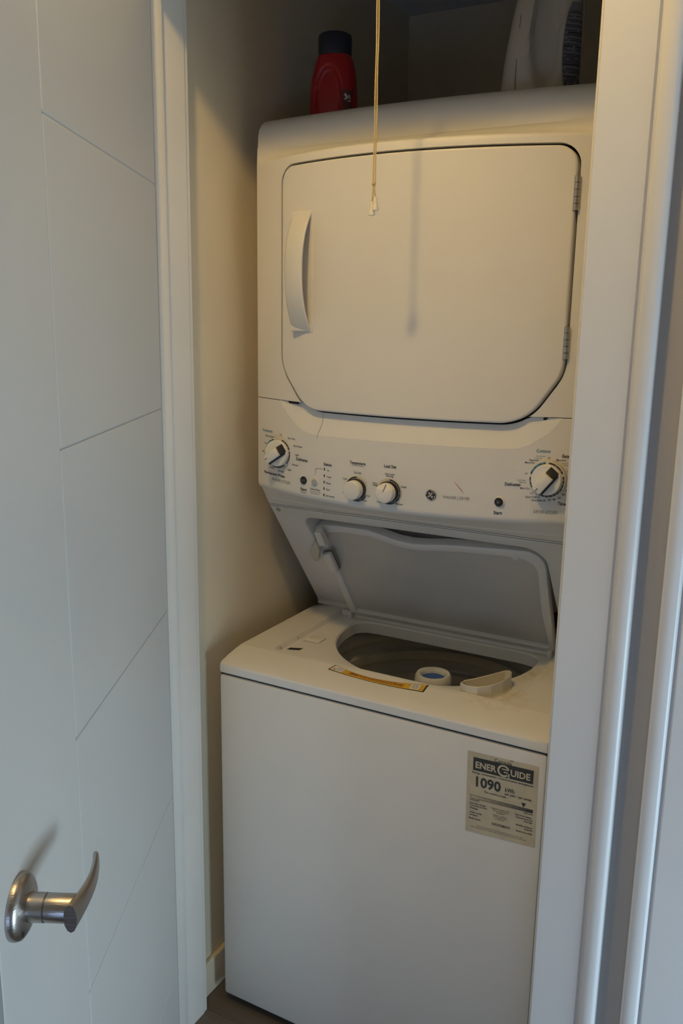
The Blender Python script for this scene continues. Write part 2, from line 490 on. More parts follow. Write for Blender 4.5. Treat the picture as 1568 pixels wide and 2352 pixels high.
# face divided into raised panels by v-grooves: one long stile and the panels beside it
bm = bmesh.new()
def dbox(s0, s1, z0, z1, o0=-DT, o1=0.0, bev=0.0, k=1.0):
    q = bmesh.new(); box(q, s0, s1, o0, o1, z0, z1, bev=bev, seg=1)
    mp = {v: bm.verts.new(dpt(v.co.x, v.co.y * k, v.co.z)) for v in q.verts}
    for f in q.faces: bm.faces.new([mp[v] for v in f.verts])
    q.free()
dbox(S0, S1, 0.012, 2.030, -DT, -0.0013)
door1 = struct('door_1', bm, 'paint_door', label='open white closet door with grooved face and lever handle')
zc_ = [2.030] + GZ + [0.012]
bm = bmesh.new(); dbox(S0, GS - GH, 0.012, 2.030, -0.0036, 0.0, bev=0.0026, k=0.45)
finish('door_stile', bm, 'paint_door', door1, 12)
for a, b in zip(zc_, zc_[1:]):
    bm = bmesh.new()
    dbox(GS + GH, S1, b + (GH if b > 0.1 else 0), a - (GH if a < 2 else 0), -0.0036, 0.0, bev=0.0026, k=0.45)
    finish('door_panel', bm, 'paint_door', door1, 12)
# lever handle
HZ0 = 0.884
def lathe_n(prof, s, z, m, name, parent, seg=40):
    bm = bmesh.new(); rings = []
    for r, h in prof:
        rings.append([bm.verts.new(dpt(s + r * math.cos(2*math.pi*k/seg), h, z + r * math.sin(2*math.pi*k/seg))) for k in range(seg)])
    for a, b in zip(rings, rings[1:]): bridge(bm, a, b)
    bm.faces.new(rings[0]); bm.faces.new(rings[-1])
    return finish(name, bm, m, parent, 40)
HS = -0.020
handle = lathe_n([(.0345, 0), (.0345, .004), (.033, .008), (.028, .011), (.020, .0125), (.0165, .0135)], HS, HZ0, 'nickel', 'door_handle', door1)
handle['label'] = 'satin nickel lever handle'
lathe_n([(.0152, .011), (.0152, .030), (.0140, .0305), (.0140, .031)], HS, HZ0, 'nickel', 'collar', handle)
lathe_n([(.0140, .0312), (.0150, .032), (.0150, .061), (.0145, .062)], HS, HZ0, 'nickel', 'spindle', handle)
# curved lever running towards the hinge
bm = bmesh.new(); rings = []
N = 14
for i in range(N + 1):
    t = i / N
    s = HS - 0.0165 + 0.1115 * t
    off = 0.0615 + 0.006 * math.sin(t * math.pi) - 0.008 * t ** 2.5
    wd_ = 0.0165 * (1 - 0.66 * t) if t < 0.97 else 0.0045
    th = 0.0072 * (1 - 0.50 * t)
    zz = HZ0 + 0.003 * math.sin(t * math.pi)
    ring = []
    for k in range(12):
        a = 2 * math.pi * k / 12
        ring.append(bm.verts.new(dpt(s, off + th * math.cos(a), zz + wd_ * math.sin(a))))
    rings.append(ring)
for a, b in zip(rings, rings[1:]): bridge(bm, a, b)
bm.faces.new(rings[0]); bm.faces.new(rings[-1])
finish('lever', bm, 'nickel', handle, 50)
bm = bmesh.new()
lathe_pts = [dpt(HS + 0.004 * math.cos(a) * .6 - 0.017, 0.0118, HZ0 - 0.018 + 0.006 * math.sin(a)) for a in [2*math.pi*k/16 for k in range(16)]]
bm.faces.new([bm.verts.new(p) for p in lathe_pts])
finish('keyhole', bm, 'gap', handle, None)
# butt hinges on the hinge edge
for hz in (0.25, 1.05, 1.85):
    bm = bmesh.new()
    tube(bm, [dpt(S1 + 0.004, -DT - 0.003, hz - 0.045), dpt(S1 + 0.004, -DT - 0.003, hz + 0.045)], 0.006, 12)
    finish('hinge', bm, 'steel', door1, 40)

# ------------------------------------------------------------------ hall ceiling lamp
LX, LY, LZ = 0.375, -0.775, 2.432
lamp = empty('ceiling_lamp', (LX, LY, HZ))
tag(lamp, 'round ceiling lamp with a warm glass globe in the hall', 'lamp')
bm = bmesh.new(); lathe(bm, [(0.075, HZ), (0.075, HZ - 0.012), (0.05, HZ - 0.020), (0.03, HZ - 0.024)], (LX, LY, 0))
o = finish('lamp_base', bm, 'lampbase'); under(lamp, o)
bm = bmesh.new()
lathe(bm, [(0.0, LZ + BULB_R)] + [(BULB_R * math.sin(math.pi * i / 16), LZ + BULB_R * math.cos(math.pi * i / 16)) for i in range(1, 16)] + [(0.0, LZ - BULB_R)], (LX, LY, 0), seg=32)
o = finish('lamp_globe', bm, 'bulb'); under(lamp, o)

# ================================================================== LAUNDRY CENTRE
unit = empty('laundry_center', (0, 0, 0))
tag(unit, 'white stacked washer and dryer in the closet with its washer lid open', 'washer dryer')

# --- washer cabinet (open box) ------------------------------------------------
bm = bmesh.new()
box(bm, 0.003, 0.010, 0.012, 0.70, 0.02, 0.79); box(bm, W - 0.010, W - 0.003, 0.012, 0.70, 0.02, 0.79)
box(bm, 0.010, W - 0.010, 0.69, 0.70, 0.02, 0.79); box(bm, 0.010, W - 0.010, 0.012, 0.69, 0.02, 0.03)
box(bm, 0.010, W - 0.010, 0.012, 0.016, 0.03, 0.79)
finish('washer_cabinet', bm, 'enamel2', unit, 30)
for x in (0.05, W - 0.05):
    for y in (0.06, 0.64):
        bm = bmesh.new(); lathe(bm, [(0.018, 0.0), (0.018, 0.012), (0.008, 0.013), (0.008, 0.021)], (x, y, 0), seg=16)
        finish('levelling_foot', bm, 'rubber', unit, 40)
front = boxobj('washer_front_panel', 'enamel', unit, 0.0, W, 0.0, 0.030, 0.020, 0.7825, bev=0.006)
# little bracket peeping out beside the panel
boxobj('side_bracket', 'steel', unit, W - 0.001, W + 0.0035, 0.004, 0.016, 0.742, 0.812, bev=0.001)

# --- washer deck with recessed well -------------------------------------------
WELL = round_poly([(0.070, 0.0885), (0.594, 0.0885), (0.594, 0.391), (0.070, 0.391)], [0.018, 0.03, 0.004, 0.004], 6)
WELL = resample(WELL, 0.02)
def tubhole():
    cx, cy, r = 0.3455, 0.322, 0.2245
    pts = []
    # circular front, flattened at the back
    a0 = math.degrees(math.asin((0.352 - cy) / r))
    pts += arc(cx, cy, r, 180 - a0, 360 + a0, 44)
    xr = pts[-1][0]; xl = pts[0][0]
    pts += [(xr - 0.008, 0.366), (xr - 0.024, 0.377), (xr - 0.05, 0.3815)]
    pts += [(xr - 0.05 - (xr - xl - 0.10) * k / 10, 0.3825) for k in range(1, 10)]
    pts += [(xl + 0.05, 0.3815), (xl + 0.024, 0.377), (xl + 0.008, 0.366)]
    return pts
HOLE = tubhole()
ZD, ZW = 0.8225, 0.8115
bm = bmesh.new()
outer = [(0.0, 0.078), (W, 0.078), (W, 0.400), (0.0, 0.400)]
outer = resample(outer, 0.05)
vo = [bm.verts.new((x, y, ZD)) for x, y in outer]
w0 = [bm.verts.new((x, y, ZD)) for x, y in WELL]
fill(bm, [vo, w0])
inner = [offset_poly(WELL, d) for d in (0.0015, 0.004, 0.0065)]
zs = [ZD - 0.001, ZD - 0.006, ZW]
prev = w0
for poly, z in zip(inner, zs):
    ring = [bm.verts.new((x, y, z)) for x, y in poly]; bridge(bm, prev, ring); prev = ring
h0 = [bm.verts.new((x, y, ZW)) for x, y in HOLE]
fill(bm, [prev, h0])
pv = h0
for d, z in ((0.0035, ZW - 0.0015), (0.006, ZW - 0.005), (0.0065, ZW - 0.028)):
    ring = [bm.verts.new((x, y, z)) for x, y in offset_poly(HOLE, d)]; bridge(bm, pv, ring); pv = ring
# sloping front crown, front lip, sides and the small riser at the back
prof = [(0.0025, 0.7865), (0.0, 0.789), (0.0, 0.8025), (0.0020, 0.8062), (0.0060, 0.8085), (0.030, 0.8142), (0.055, 0.8192), (0.078, ZD)]
xs = [0.0, 0.0015, 0.004] + [W * i / 10 for i in range(1, 10)] + [W - 0.004, W - 0.0015, W]
rows = []
for y, z in prof:
    rows.append([bm.verts.new((x, y + (0.0025 if x in (0.0, W) else 0.0007 if x in (0.0015, W - 0.0015) else 0) * (1 if y < 0.01 else 0), z)) for x in xs])
for a, b in zip(rows, rows[1:]):
    for k in range(len(xs) - 1): bm.faces.new((a[k], a[k+1], b[k+1], b[k]))
for sx_ in (0, -1):
    x = xs[sx_]
    base = [bm.verts.new((x, 0.70, 0.7865)), bm.verts.new((x, 0.70, 0.83)), bm.verts.new((x, 0.400, ZD))]
    bm.faces.new([r[sx_] for r in rows] + base[::-1])
rb = [(0.400, ZD), (0.4025, 0.8255), (0.4035, 0.832), (0.400, 0.838)]
R = [[bm.verts.new((x, y, z)) for x in (0.0, W)] for y, z in rb]
for a, b in zip(R, R[1:]): bm.faces.new((a[0], a[1], b[1], b[0]))
# underside flange closing the seam
bm.faces.new([bm.verts.new(p) for p in ((0, 0.0025, 0.7865), (W, 0.0025, 0.7865), (W, 0.03, 0.7865), (0, 0.03, 0.7865))])
deck = finish('washer_deck', bm, 'deck', unit, 28)
bm = bmesh.new(); box(bm, 0.001, W - 0.001, 0.006, 0.012, 0.775, 0.800)
finish('seam_shadow_strip', bm, 'gap', unit, None)

# deck details
def deck_screw(x, y, z, parent, r=0.0032, tilt=None):
    bm = bmesh.new(); lathe(bm, [(r, 0), (r, 0.0008), (r * 0.7, 0.0016), (0.0, 0.0018)], (0, 0, 0), seg=14)
    bm2 = bm
    o = finish('screw', bm2, 'steel', parent, 40); o.location = (x, y, z)
    if tilt: o.rotation_euler = tilt
    return o
deck_screw(0.0735, 0.118, ZW + 0.003, deck, 0.0028, (0, 0.9, 0))
deck_screw(0.0735, 0.187, ZW + 0.003, deck, 0.0028, (0, 0.9, 0))
bm = bmesh.new(); flat_poly(bm, [(0.084, 0.124), (0.110, 0.134), (0.112, 0.147), (0.086, 0.137)], lambda x, y: (x, y, ZW + 0.0004))
finish('lid_switch_slot', bm, 'gap', deck, None)
bm = bmesh.new(); box(bm, 0.088, 0.124, 0.188, 0.222, ZW, ZW + 0.0009, bev=0.0003)
finish('slot_cover', bm, 'plastic', deck, 30)
bm = bmesh.new()
for pts in ([(0.0875, 0.187), (0.1245, 0.187), (0.1245, 0.1882), (0.0875, 0.1882)], [(0.1238, 0.187), (0.125, 0.187), (0.125, 0.2225), (0.1238, 0.2225)]):
    flat_poly(bm, pts, lambda x, y: (x, y, ZW + 0.0005))
finish('slot_outline', bm, 'ink_grey', deck, None)
bm = bmesh.new()
for x, y, r in ((0.588, 0.128, 0.0022), (0.556, 0.101, 0.0011), (0.520, 0.112, 0.0009), (0.571, 0.165, 0.0012), (0.530, 0.098, 0.0008)):
    disc(bm, x, y, r, lambda a, b: (a, b, ZW + 0.0004), 8)
flat_poly(bm, [(0.5865, 0.176), (0.5910, 0.1705), (0.592, 0.1715), (0.5875, 0.177)], lambda a, b: (a, b, ZW + 0.0006))
finish('lint_specks', bm, 'ink', deck, None)

# --- wash tub -------------------------------------------------------------------
TC = (0.3455, 0.300, 0)
bm = bmesh.new()
lathe(bm, [(0.272, 0.800), (0.272, 0.40), (0.0, 0.40)], TC, seg=64)
# leave the top open: remove the cap made from the first ring
for f in [f for f in bm.faces if len(f.verts) > 4 and f.calc_center_median().z > 0.7]: bm.faces.remove(f)
finish('outer_tub', bm, 'basket', unit, 40)
bm = bmesh.new()
prof = [(0.262, 0.770), (0.256, 0.779), (0.246, 0.782), (0.236, 0.778), (0.2300, 0.768), (0.2290, 0.748), (0.2310, 0.744), (0.2400, 0.741), (0.2410, 0.722), (0.2380, 0.716), (0.2300, 0.713), (0.2290, 0.694), (0.2310, 0.690), (0.2400, 0.687), (0.2405, 0.664),
        (0.2370, 0.658), (0.2290, 0.655), (0.2280, 0.634), (0.2300, 0.630), (0.2390, 0.626), (0.2385, 0.600), (0.2340, 0.595), (0.2270, 0.592), (0.2260, 0.565), (0.218, 0.548), (0.19, 0.538), (0.06, 0.534), (0.0, 0.534)]
lathe(bm, prof, TC, seg=72)
for f in [f for f in bm.faces if len(f.verts) > 4 and f.calc_center_median().z > 0.7]: bm.faces.remove(f)
finish('wash_basket', bm, 'basket', unit, 50)
AC = (0.356, 0.283, -0.006)
bm = bmesh.new()
lathe(bm, [(0.060, 0.509), (0.050, 0.56), (0.043, 0.66), (0.0395, 0.735), (0.0400, 0.750), (0.0388, 0.7600), (0.0355, 0.7655), (0.0315, 0.7660), (0.0275, 0.7635), (0.0260, 0.757), (0.0260, 0.752), (0.0, 0.752)], AC, seg=48)
agi = finish('agitator', bm, 'plastic', unit, 45)
for k in range(4):
    bm = bmesh.new(); a = math.pi / 4 + k * math.pi / 2
    q = bmesh.new(); box(q, 0.03, 0.135, -0.006, 0.006, 0.503, 0.545, bev=0.004)
    mp = {v: bm.verts.new((AC[0] + v.co.x * math.cos(a) - v.co.y * math.sin(a), AC[1] + v.co.x * math.sin(a) + v.co.y * math.cos(a), v.co.z)) for v in q.verts}
    for f in q.faces: bm.faces.new([mp[v] for v in f.verts])
    q.free(); finish('agitator_vane', bm, 'plastic', agi, 40)
bm = bmesh.new(); lathe(bm, [(0.0258, 0.7525), (0.0258, 0.7545), (0.020, 0.7535), (0.0, 0.7530)], AC, seg=36)
finish('agitator_cap', bm, 'blue_cap', agi, 40)

# --- bleach dispenser cup ----------------------------------------------------------
bm = bmesh.new()
cup = [(0.484, 0.101), (0.500, 0.091), (0.522, 0.092), (0.543, 0.110), (0.556, 0.138), (0.560, 0.168), (0.556, 0.190), (0.549, 0.197), (0.540, 0.192), (0.520, 0.160), (0.500, 0.131), (0.487, 0.116)]
cup = resample(round_poly(cup, 0.0038, 3), 0.01)
# rim rises from front to back right
def cz(x, y, z): return z + (0.005 * (x - 0.484) / 0.075)
zt = 0.8345
loops = [(offset_poly(cup, -0.004), ZW + 0.0003), (offset_poly(cup, -0.0015), ZW + 0.0025), (cup, ZW + 0.006), (cup, zt - 0.001), (offset_poly(cup, 0.0012), zt), (offset_poly(cup, 0.0026), zt - 0.001), (offset_poly(cup, 0.004), ZW - 0.004)]
L = [[bm.verts.new((x, y, cz(x, y, z) if z > ZW + 0.01 else z)) for x, y in poly] for poly, z in loops]
for a, b in zip(L, L[1:]): bridge(bm, a, b)
fill(bm, [L[-1]])
finish('bleach_dispenser', bm, 'plastic_cream', unit, 40)
bm = bmesh.new()
fl = round_poly([(0.474, 0.104), (0.500, 0.079), (0.535, 0.083), (0.566, 0.115), (0.580, 0.172), (0.574, 0.186), (0.556, 0.192), (0.48, 0.118)], 0.008, 4)
La = [bm.verts.new((x, y, ZW + 0.0001)) for x, y in fl]; Lb = [bm.verts.new((x, y, ZW + 0.0012)) for x, y in offset_poly(fl, 0.001)]
bridge(bm, La, Lb); fill(bm, [Lb])
finish('dispenser_flange', bm, 'deck', unit, 30)

# --- yellow warning sticker on the well front edge -----------------------------------
def bez(p0, p1, p2, t): return tuple((1-t)**2 * a + 2*(1-t)*t * b + t*t * c for a, b, c in zip(p0, p1, p2))
IN = ((0.2290, 0.0800), (0.322, 0.0460), (0.4290, 0.0846))   # edge towards the tub
OU = ((0.2225, 0.0585), (0.326, 0.0432), (0.4300, 0.0560))
def stk(t, v, h=0.0004):
    a, b = bez(*IN, t), bez(*OU, t)
    x, y = a[0] + (b[0] - a[0]) * v, a[1] + (b[1] - a[1]) * v
    DP = [(0.030, 0.8142), (0.055, 0.8192), (0.078, ZD), (0.0885, ZD), (0.090, ZD - 0.001), (0.0925, ZD - 0.006), (0.095, ZW), (0.2, ZW)]
    z = ZW
    for (ya, za), (yb_, zb) in zip(DP, DP[1:]):
        if ya <= y <= yb_: z = za + (zb - za) * (y - ya) / (yb_ - ya)
    return (x, y, z + h)
def strip(name, m, parent, t0, t1, v0, v1, h, n=24, nvv=6):
    bm = bmesh.new()
    g = [[bm.verts.new(stk(t0 + (t1 - t0) * i / n, v0 + (v1 - v0) * j / nvv, h)) for j in range(nvv + 1)] for i in range(n + 1)]
    for i in range(n):
        for j in range(nvv): bm.faces.new((g[i][j], g[i+1][j], g[i+1][j+1], g[i][j+1]))
    return finish(name, bm, m, parent, 40)
warn = strip('warning_sticker', 'ink', unit, 0, 1, 0, 1, 0.0004)
warn['label'] = 'yellow warning sticker in front of the tub'
strip('sticker_field', 'yellow', warn, 0.012, 0.985, 0.05, 0.94, 0.0007)
strip('sticker_field', 'orange', warn, 0.21, 0.80, 0.16, 0.74, 0.0009)
strip('pictogram_patch', 'white_ink', warn, 0.02, 0.15, 0.08, 0.90, 0.0009)
strip('pictogram_patch', 'white_ink', warn, 0.855, 0.945, 0.14, 0.86, 0.0009)
bm = bmesh.new()
def st_text(s, t0, t1, v, cap, bold):
    V, F, w = text_polys(s, bold)
    vs = [bm.verts.new(stk((t0 + t1) / 2 + x / w * (t1 - t0), v - (y - 0.35) / 0.7 * cap, 0.0012)) for x, y in V]
    for q in F:
        try: bm.faces.new([vs[i] for i in q])
        except ValueError: pass
st_text('STOP', 0.225, 0.325, 0.48, 0.34, 0.03)
st_text('DO NOT HANDLE THE PRODUCT IN THIS AREA', 0.34, 0.79, 0.46, 0.17, 0.02)
for v_, ta, tb in ((0.68, 0.36, 0.78), (0.22, 0.24, 0.72)):
    t_ = ta
    while t_ < tb:
        w__ = random.uniform(0.010, 0.028)
        bm.faces.new([bm.verts.new(stk(*q, 0.0012)) for q in ((t_, v_), (t_ + w__, v_), (t_ + w__, v_ + 0.05), (t_, v_ + 0.05))]); t_ += w__ + 0.006
finish('lettering', bm, 'ink', warn, None)
bm = bmesh.new()
for t in (0.035, 0.06):
    for a, b in (((0.035, 0.55), (0.065, 0.85)), ((0.065, 0.55), (0.035, 0.85))):
        bm.faces.new([bm.verts.new(stk(*q, 0.0013)) for q in ((a[0], a[1]), (a[0] + .006, a[1]), (b[0] + .006, b[1]), (b[0], b[1]))])
    break
finish('red_cross', bm, 'red_ink', warn, None)
bm = bmesh.new()
for cx_, cv_ in ((0.105, 0.40), (0.90, 0.5)):
    for k in range(10):
        a0, a1 = 2*math.pi*k/10, 2*math.pi*(k+1)/10
        pts = [(cx_ + r * math.cos(a) * 0.026, cv_ + r * math.sin(a) * 0.22) for r, a in ((1, a0), (1, a1), (0.82, a1), (0.82, a0))]
        bm.faces.new([bm.verts.new(stk(*q, 0.0013)) for q in pts])
finish('pictogram', bm, 'ink_grey', warn, None)

# --- slanted back panel with the pocket for the lid ------------------------------------
HB = Vector((0, 0.396, 0.838)); TB = Vector((0, 0.189 - 0.392, 1.108 - 0.847)).normalized(); NB = Vector((0, TB.z, -TB.y))   # NB points into the machine
if NB.y < 0: NB = -NB
LB = 0.342
def bpn(x, d, s): return tuple(HB + TB * s + NB * d + Vector((x, 0, 0)))
pk = [(0.074, 0.0), (0.078, 0.13), (0.088, 0.3135), (0.601, 0.3135), (0.604, 0.0)]
pk_open = round_poly([(0.094, -0.02), (0.066, 0.313), (0.601, 0.313), (0.605, -0.02)], [0, 0.030, 0.048, 0], 10)
bm = bmesh.new()
# the panel face is an arch around the pocket, open at the bottom
pts = [p for p in pk_open]
pts[0] = (0.092, 0.0); pts[-1] = (0.605, 0.0)
archp = [(0.0, 0.0), pts[0]] + pts[1:-1] + [pts[-1], (W, 0.0), (W, LB), (0.0, LB)]
va = [bm.verts.new((x, 0.0, s)) for x, s in archp]
fill(bm, [va])
rim = va[1:1 + len(pts)]
prev = rim
cen = Vector((0.345, 0.15))
for d_in, dep in ((0.0012, 0.0006), (0.0026, 0.0024), (0.0032, 0.006), (0.0034, 0.075)):
    op = offset_poly([(p[0], p[1]) for p in pts], d_in)
    op[0] = (pts[0][0] + d_in, 0.0); op[-1] = (pts[-1][0] - d_in, 0.0)
    ring = [bm.verts.new((x, dep, s)) for x, s in op]
    for k in range(len(ring) - 1): bm.faces.new((prev[k], prev[k+1], ring[k+1], ring[k]))
    prev = ring
fill(bm, [prev])
for v in bm.verts: v.co = Vector(bpn(*v.co))
# closing side walls behind the panel
for x in (0.0, W):
    bm.faces.new([bm.verts.new(p) for p in (bpn(x, 0, 0), bpn(x, 0, LB), (x, 0.70, 1.112), (x, 0.70, 0.80), (x, 0.40, 0.80))])
backp = finish('washer_back_panel', bm, 'enamel2', unit, 30)
rotp = math.atan2(-TB.y, TB.z)
def panel_screw(x, s, d, r, parent):
    bm = bmesh.new(); lathe(bm, [(r, 0), (r, 0.0012), (r * 0.75, 0.0022), (0.0, 0.0024)], (0, 0, 0), seg=18)
    o = finish('screw', bm, 'steel', parent, 40)
    o.location = bpn(x, d, s)
    o.rotation_mode = 'QUATERNION'; o.rotation_quaternion = (-NB).to_track_quat('Z', 'Y')
    return o
panel_screw(0.017, 0.326, 0.0, 0.0052, backp)

# --- lid ---------------------------------------------------------------------------------
HL = Vector((0, 0.380, 0.820)); TL = Vector((0, -0.464, 0.886)).normalized(); NL = Vector((0, TL.z, -TL.y))
if NL.y < 0: NL = -NL      # points away from the viewer, into the pocket
def lp(x, d, s): return tuple(HL + TL * s + NL * d + Vector((x, 0, 0)))
top = [(0.205, 0.2720), (0.240, 0.2625), (0.268, 0.2545), (0.300, 0.2515), (0.335, 0.2545), (0.375, 0.2610), (0.42, 0.2660), (0.46, 0.2690)]
lo_ = [(0.100, 0.0)] + arc(0.092, 0.2425, 0.026, 180, 95, 8) + [(0.13, 0.2720), (0.17, 0.2725)] + top + [(0.50, 0.2730)] + arc(0.549, 0.2380, 0.038, 85, 0, 10) + [(0.587, 0.0)]
lo_ = resample(lo_, 0.012)
li_ = [(0.119, 0.012), (0.094, 0.19)] + arc(0.108, 0.229, 0.018, 180, 95, 6) + [(x, s - 0.019) for x, s in [(0.14, 0.2715), (0.17, 0.2715)] + top + [(0.50, 0.2715)]] + arc(0.536, 0.219, 0.032, 85, 0, 8) + [(0.567, 0.11), (0.577, 0.012)]
def at_params(pts, n):
    # resample a closed loop to n points, evenly by length
    P = [Vector(p) for p in pts]; N = len(P); seg = [(P[(i+1) % N] - P[i]).length for i in range(N)]; tot = sum(seg)
    out = []; i = 0; acc = 0
    for k in range(n):
        d = tot * k / n
        while acc + seg[i] < d: acc += seg[i]; i += 1
        out.append(tuple(P[i] + (P[(i+1) % N] - P[i]) * ((d - acc) / max(seg[i], 1e-9))))
    return out
bm = bmesh.new()
n_ = 150
A0 = at_params(lo_, n_); B0 = at_params(li_, n_)
def blend(A, B, f): return [(a[0] + (b[0] - a[0]) * f, a[1] + (b[1] - a[1]) * f) for a, b in zip(A, B)]
loops = [(offset_poly(A0, 0.004), 0.024), (offset_poly(A0, 0.0008), 0.022), (A0, 0.018), (A0, 0.0035), (offset_poly(A0, 0.0010), 0.0012), (offset_poly(A0, 0.0035), 0.0), (blend(A0, B0, 0.80), 0.0), (blend(A0, B0, 0.92), 0.0012), (B0, 0.0085)]
L = [[bm.verts.new((x, d, s)) for x, s in poly] for poly, d in loops]
for a, b in zip(L, L[1:]): bridge(bm, a, b)
fill(bm, [L[0]])
for v in bm.verts: v.co = Vector(lp(*v.co))
lid = finish('washer_lid', bm, 'enamel2', unit, 32)
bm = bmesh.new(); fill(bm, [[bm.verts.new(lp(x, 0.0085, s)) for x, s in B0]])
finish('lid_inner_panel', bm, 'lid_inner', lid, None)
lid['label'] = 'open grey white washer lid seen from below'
def lid_screw(x, s):
    bm = bmesh.new(); lathe(bm, [(0.0062, 0), (0.0062, 0.0006), (0.0055, 0.0014), (0.002, 0.0016), (0.0015, 0.0008), (0.0, 0.0008)], (0, 0, 0), seg=20)
    o = finish('screw', bm, 'enamel2', lid, 30); o.location = lp(x, 0.0020, s)
    o.rotation_mode = 'QUATERNION'; o.rotation_quaternion = (-NL).to_track_quat('Z', 'Y')
lid_screw(0.0940, 0.2510); lid_screw(0.526, 0.2530)
def lid_block(name, m, x0, x1, d0, d1, s0, s1, bev, taper=0.0):
    bm = bmesh.new(); box(bm, x0, x1, d0, d1, s0, s1, bev=bev)
    for v in bm.verts:
        x, d, s = v.co
        v.co = Vector(lp(x + taper * (s1 - s), d, s))
    return finish(name, m=m, bm=bm, parent=lid, smooth=35)
# lid stop clip, striker block and the strap down the left edge
def clip_plate(name, m, pts, d0, d1, bev):
    bm = bmesh.new(); P = round_poly(pts, 0.003, 3)
    loops = [(P, d1), (P, d0 + bev), (offset_poly(P, bev), d0)]
    loft_loops(bm, loops, True, True)
    for v in bm.verts: v.co = Vector(bpn(*v.co))
    return finish(name, bm, m, lid, 30)
clip_plate('lid_clip_socket', 'plastic', [(0.0850, 0.222), (0.1030, 0.226), (0.1050, 0.270), (0.0880, 0.268)], -0.007, 0.008, 0.0015)
clip_plate('lid_clip_tab', 'plastic_cream', [(0.0870, 0.247), (0.0560, 0.200), (0.0555, 0.171), (0.0665, 0.169), (0.0845, 0.209)], -0.013, -0.006, 0.0015)
clip_plate('lid_striker_frame', 'ink_grey', [(0.0840, 0.1230), (0.1078, 0.1380), (0.1078, 0.2035), (0.0840, 0.1940)], -0.0015, 0.004, 0.0005)
clip_plate('lid_striker', 'plastic', [(0.0850, 0.1245), (0.1070, 0.1395), (0.1070, 0.2015), (0.0850, 0.1925)], -0.0125, 0.006, 0.0035)
for x0 in (0.101, 0.578):
    bm = bmesh.new(); box(bm, x0 - 0.005, x0 + 0.005, 0.372, 0.388, 0.806, 0.826, bev=0.002); finish('lid_hinge', bm, 'enamel2', lid, 35)

# --- dryer cabinet -----------------------------------------------------------------------
ZS = 1.339            # seam between the control panel and dryer front
ZF = 1.788
DOOR = round_poly([(0.0835, 1.7735), (0.6335, 1.7735), (0.6335, 1.415), (0.578, 1.3275), (0.150, 1.3275), (0.0835, 1.405)], [0.030, 0.030, 0.078, 0.078, 0.080, 0.078], 12)
DOOR = resample(DOOR, 0.02)
def gap_poly(g): return offset_poly(DOOR, -g)
GP = gap_poly(0.0042)
# split the gap outline at the seam height
def split_at(poly, z):
    N = len(poly); up_, dn = [], []
    cross = []
    for i in range(N):
        a, b = poly[i], poly[(i+1) % N]
        if (a[1] - z) * (b[1] - z) < 0:
            t = (z - a[1]) / (b[1] - a[1]); cross.append((i, (a[0] + t * (b[0] - a[0]), z)))
    (i0, c0), (i1, c1) = cross
    seg1 = [c0] + [poly[k % N] for k in range(i0 + 1, i1 + 1)] + [c1]
    seg2 = [c1] + [poly[k % N] for k in range(i1 + 1, i0 + 1 + N)] + [c0]
    m1 = sum(p[1] for p in seg1) / len(seg1)
    return (seg1, seg2) if m1 > z else (seg2, seg1)
upper, lower = split_at(GP, ZS)
if upper[0][0] > upper[-1][0]: upper = upper[::-1]
if lower[0][0] > lower[-1][0]: lower = lower[::-1]
bm = bmesh.new()
face = [(0.0, ZS + 0.0012), (upper[0][0], ZS + 0.0012)] + upper[1:-1] + [(upper[-1][0], ZS + 0.0012), (W, ZS + 0.0012), (W, ZF), (0.0, ZF)]
va = [bm.verts.new((x, 0.0, z)) for x, z in face]
fill(bm, [va])
rim = va[1:1 + len(upper)]
back = [bm.verts.new((v.co.x, 0.030, v.co.z)) for v in rim]
soft = rim
for k in range(len(rim) - 1): bm.faces.new((rim[k], rim[k+1], back[k+1], back[k]))
# bottom flange of the front at the seam
for a, b in ((va[0], va[1]), (rim[-1], va[1 + len(upper)])):
    p, q = bm.verts.new((a.co.x, 0.012, a.co.z)), bm.verts.new((b.co.x, 0.012, b.co.z)); bm.faces.new((a, b, q, p))
slice_x(bm, XS)
wrap(bm, bow)
cols = [0.0] + XS + [W]
CR = []
for x in cols:
    u = (x - W/2) / (W/2); u2 = u * u
    y0 = yb(x); dm = 0.007 * (1 - u2)
    ye_, ze_ = max(0.1470, y0 + 0.0014), 1.8170; q_ = min(1.0, (ye_ - y0) / 0.02)
    col = [(y0, ZF), (y0 + 0.0012 * q_, ZF + 0.0030), (y0 + 0.004 * q_, ZF + 0.0055)]
    ya, za = y0 + 0.004 * q_, ZF + 0.0055
    for k in range(1, 7):
        f = k / 6; col.append((ya + (ye_ - ya) * f, za + (ze_ - za) * (f ** 1.25)))
    col += [(ye_ + 0.0020, 1.8230), (ye_ + 0.0030, 1.8430 + dm * 0.3), (ye_ + 0.0065, 1.8540 + dm * 0.5), (ye_ + 0.0140, 1.8640 + dm * 0.7), (ye_ + 0.0240, 1.8715 + dm * 0.9), (0.186, 1.8765 + dm), (0.205, 1.8785 + dm)]
    col += [(0.30, 1.8790 + dm), (0.76, 1.8790 + dm), (0.76, 1.16)]
    CR.append([bm.verts.new((x, y, z)) for y, z in col])
for a, b in zip(CR, CR[1:]):
    for k in range(len(a) - 1): bm.faces.new((a[k], b[k], b[k+1], a[k+1]))
for c, x in ((CR[0], 0.0), (CR[-1], W)):
    bm.faces.new(c + [bm.verts.new((x, yb(x), 1.16)), bm.verts.new((x, yb(x), ZS))])
dryer = finish('dryer_cabinet', bm, 'enamel', unit, 26)
bm = bmesh.new()
va = [bm.verts.new((x, 0.020, z)) for x, z in offset_poly(GP, -0.004)]; fill(bm, [va]); slice_x(bm, XS); wrap(bm, bow)
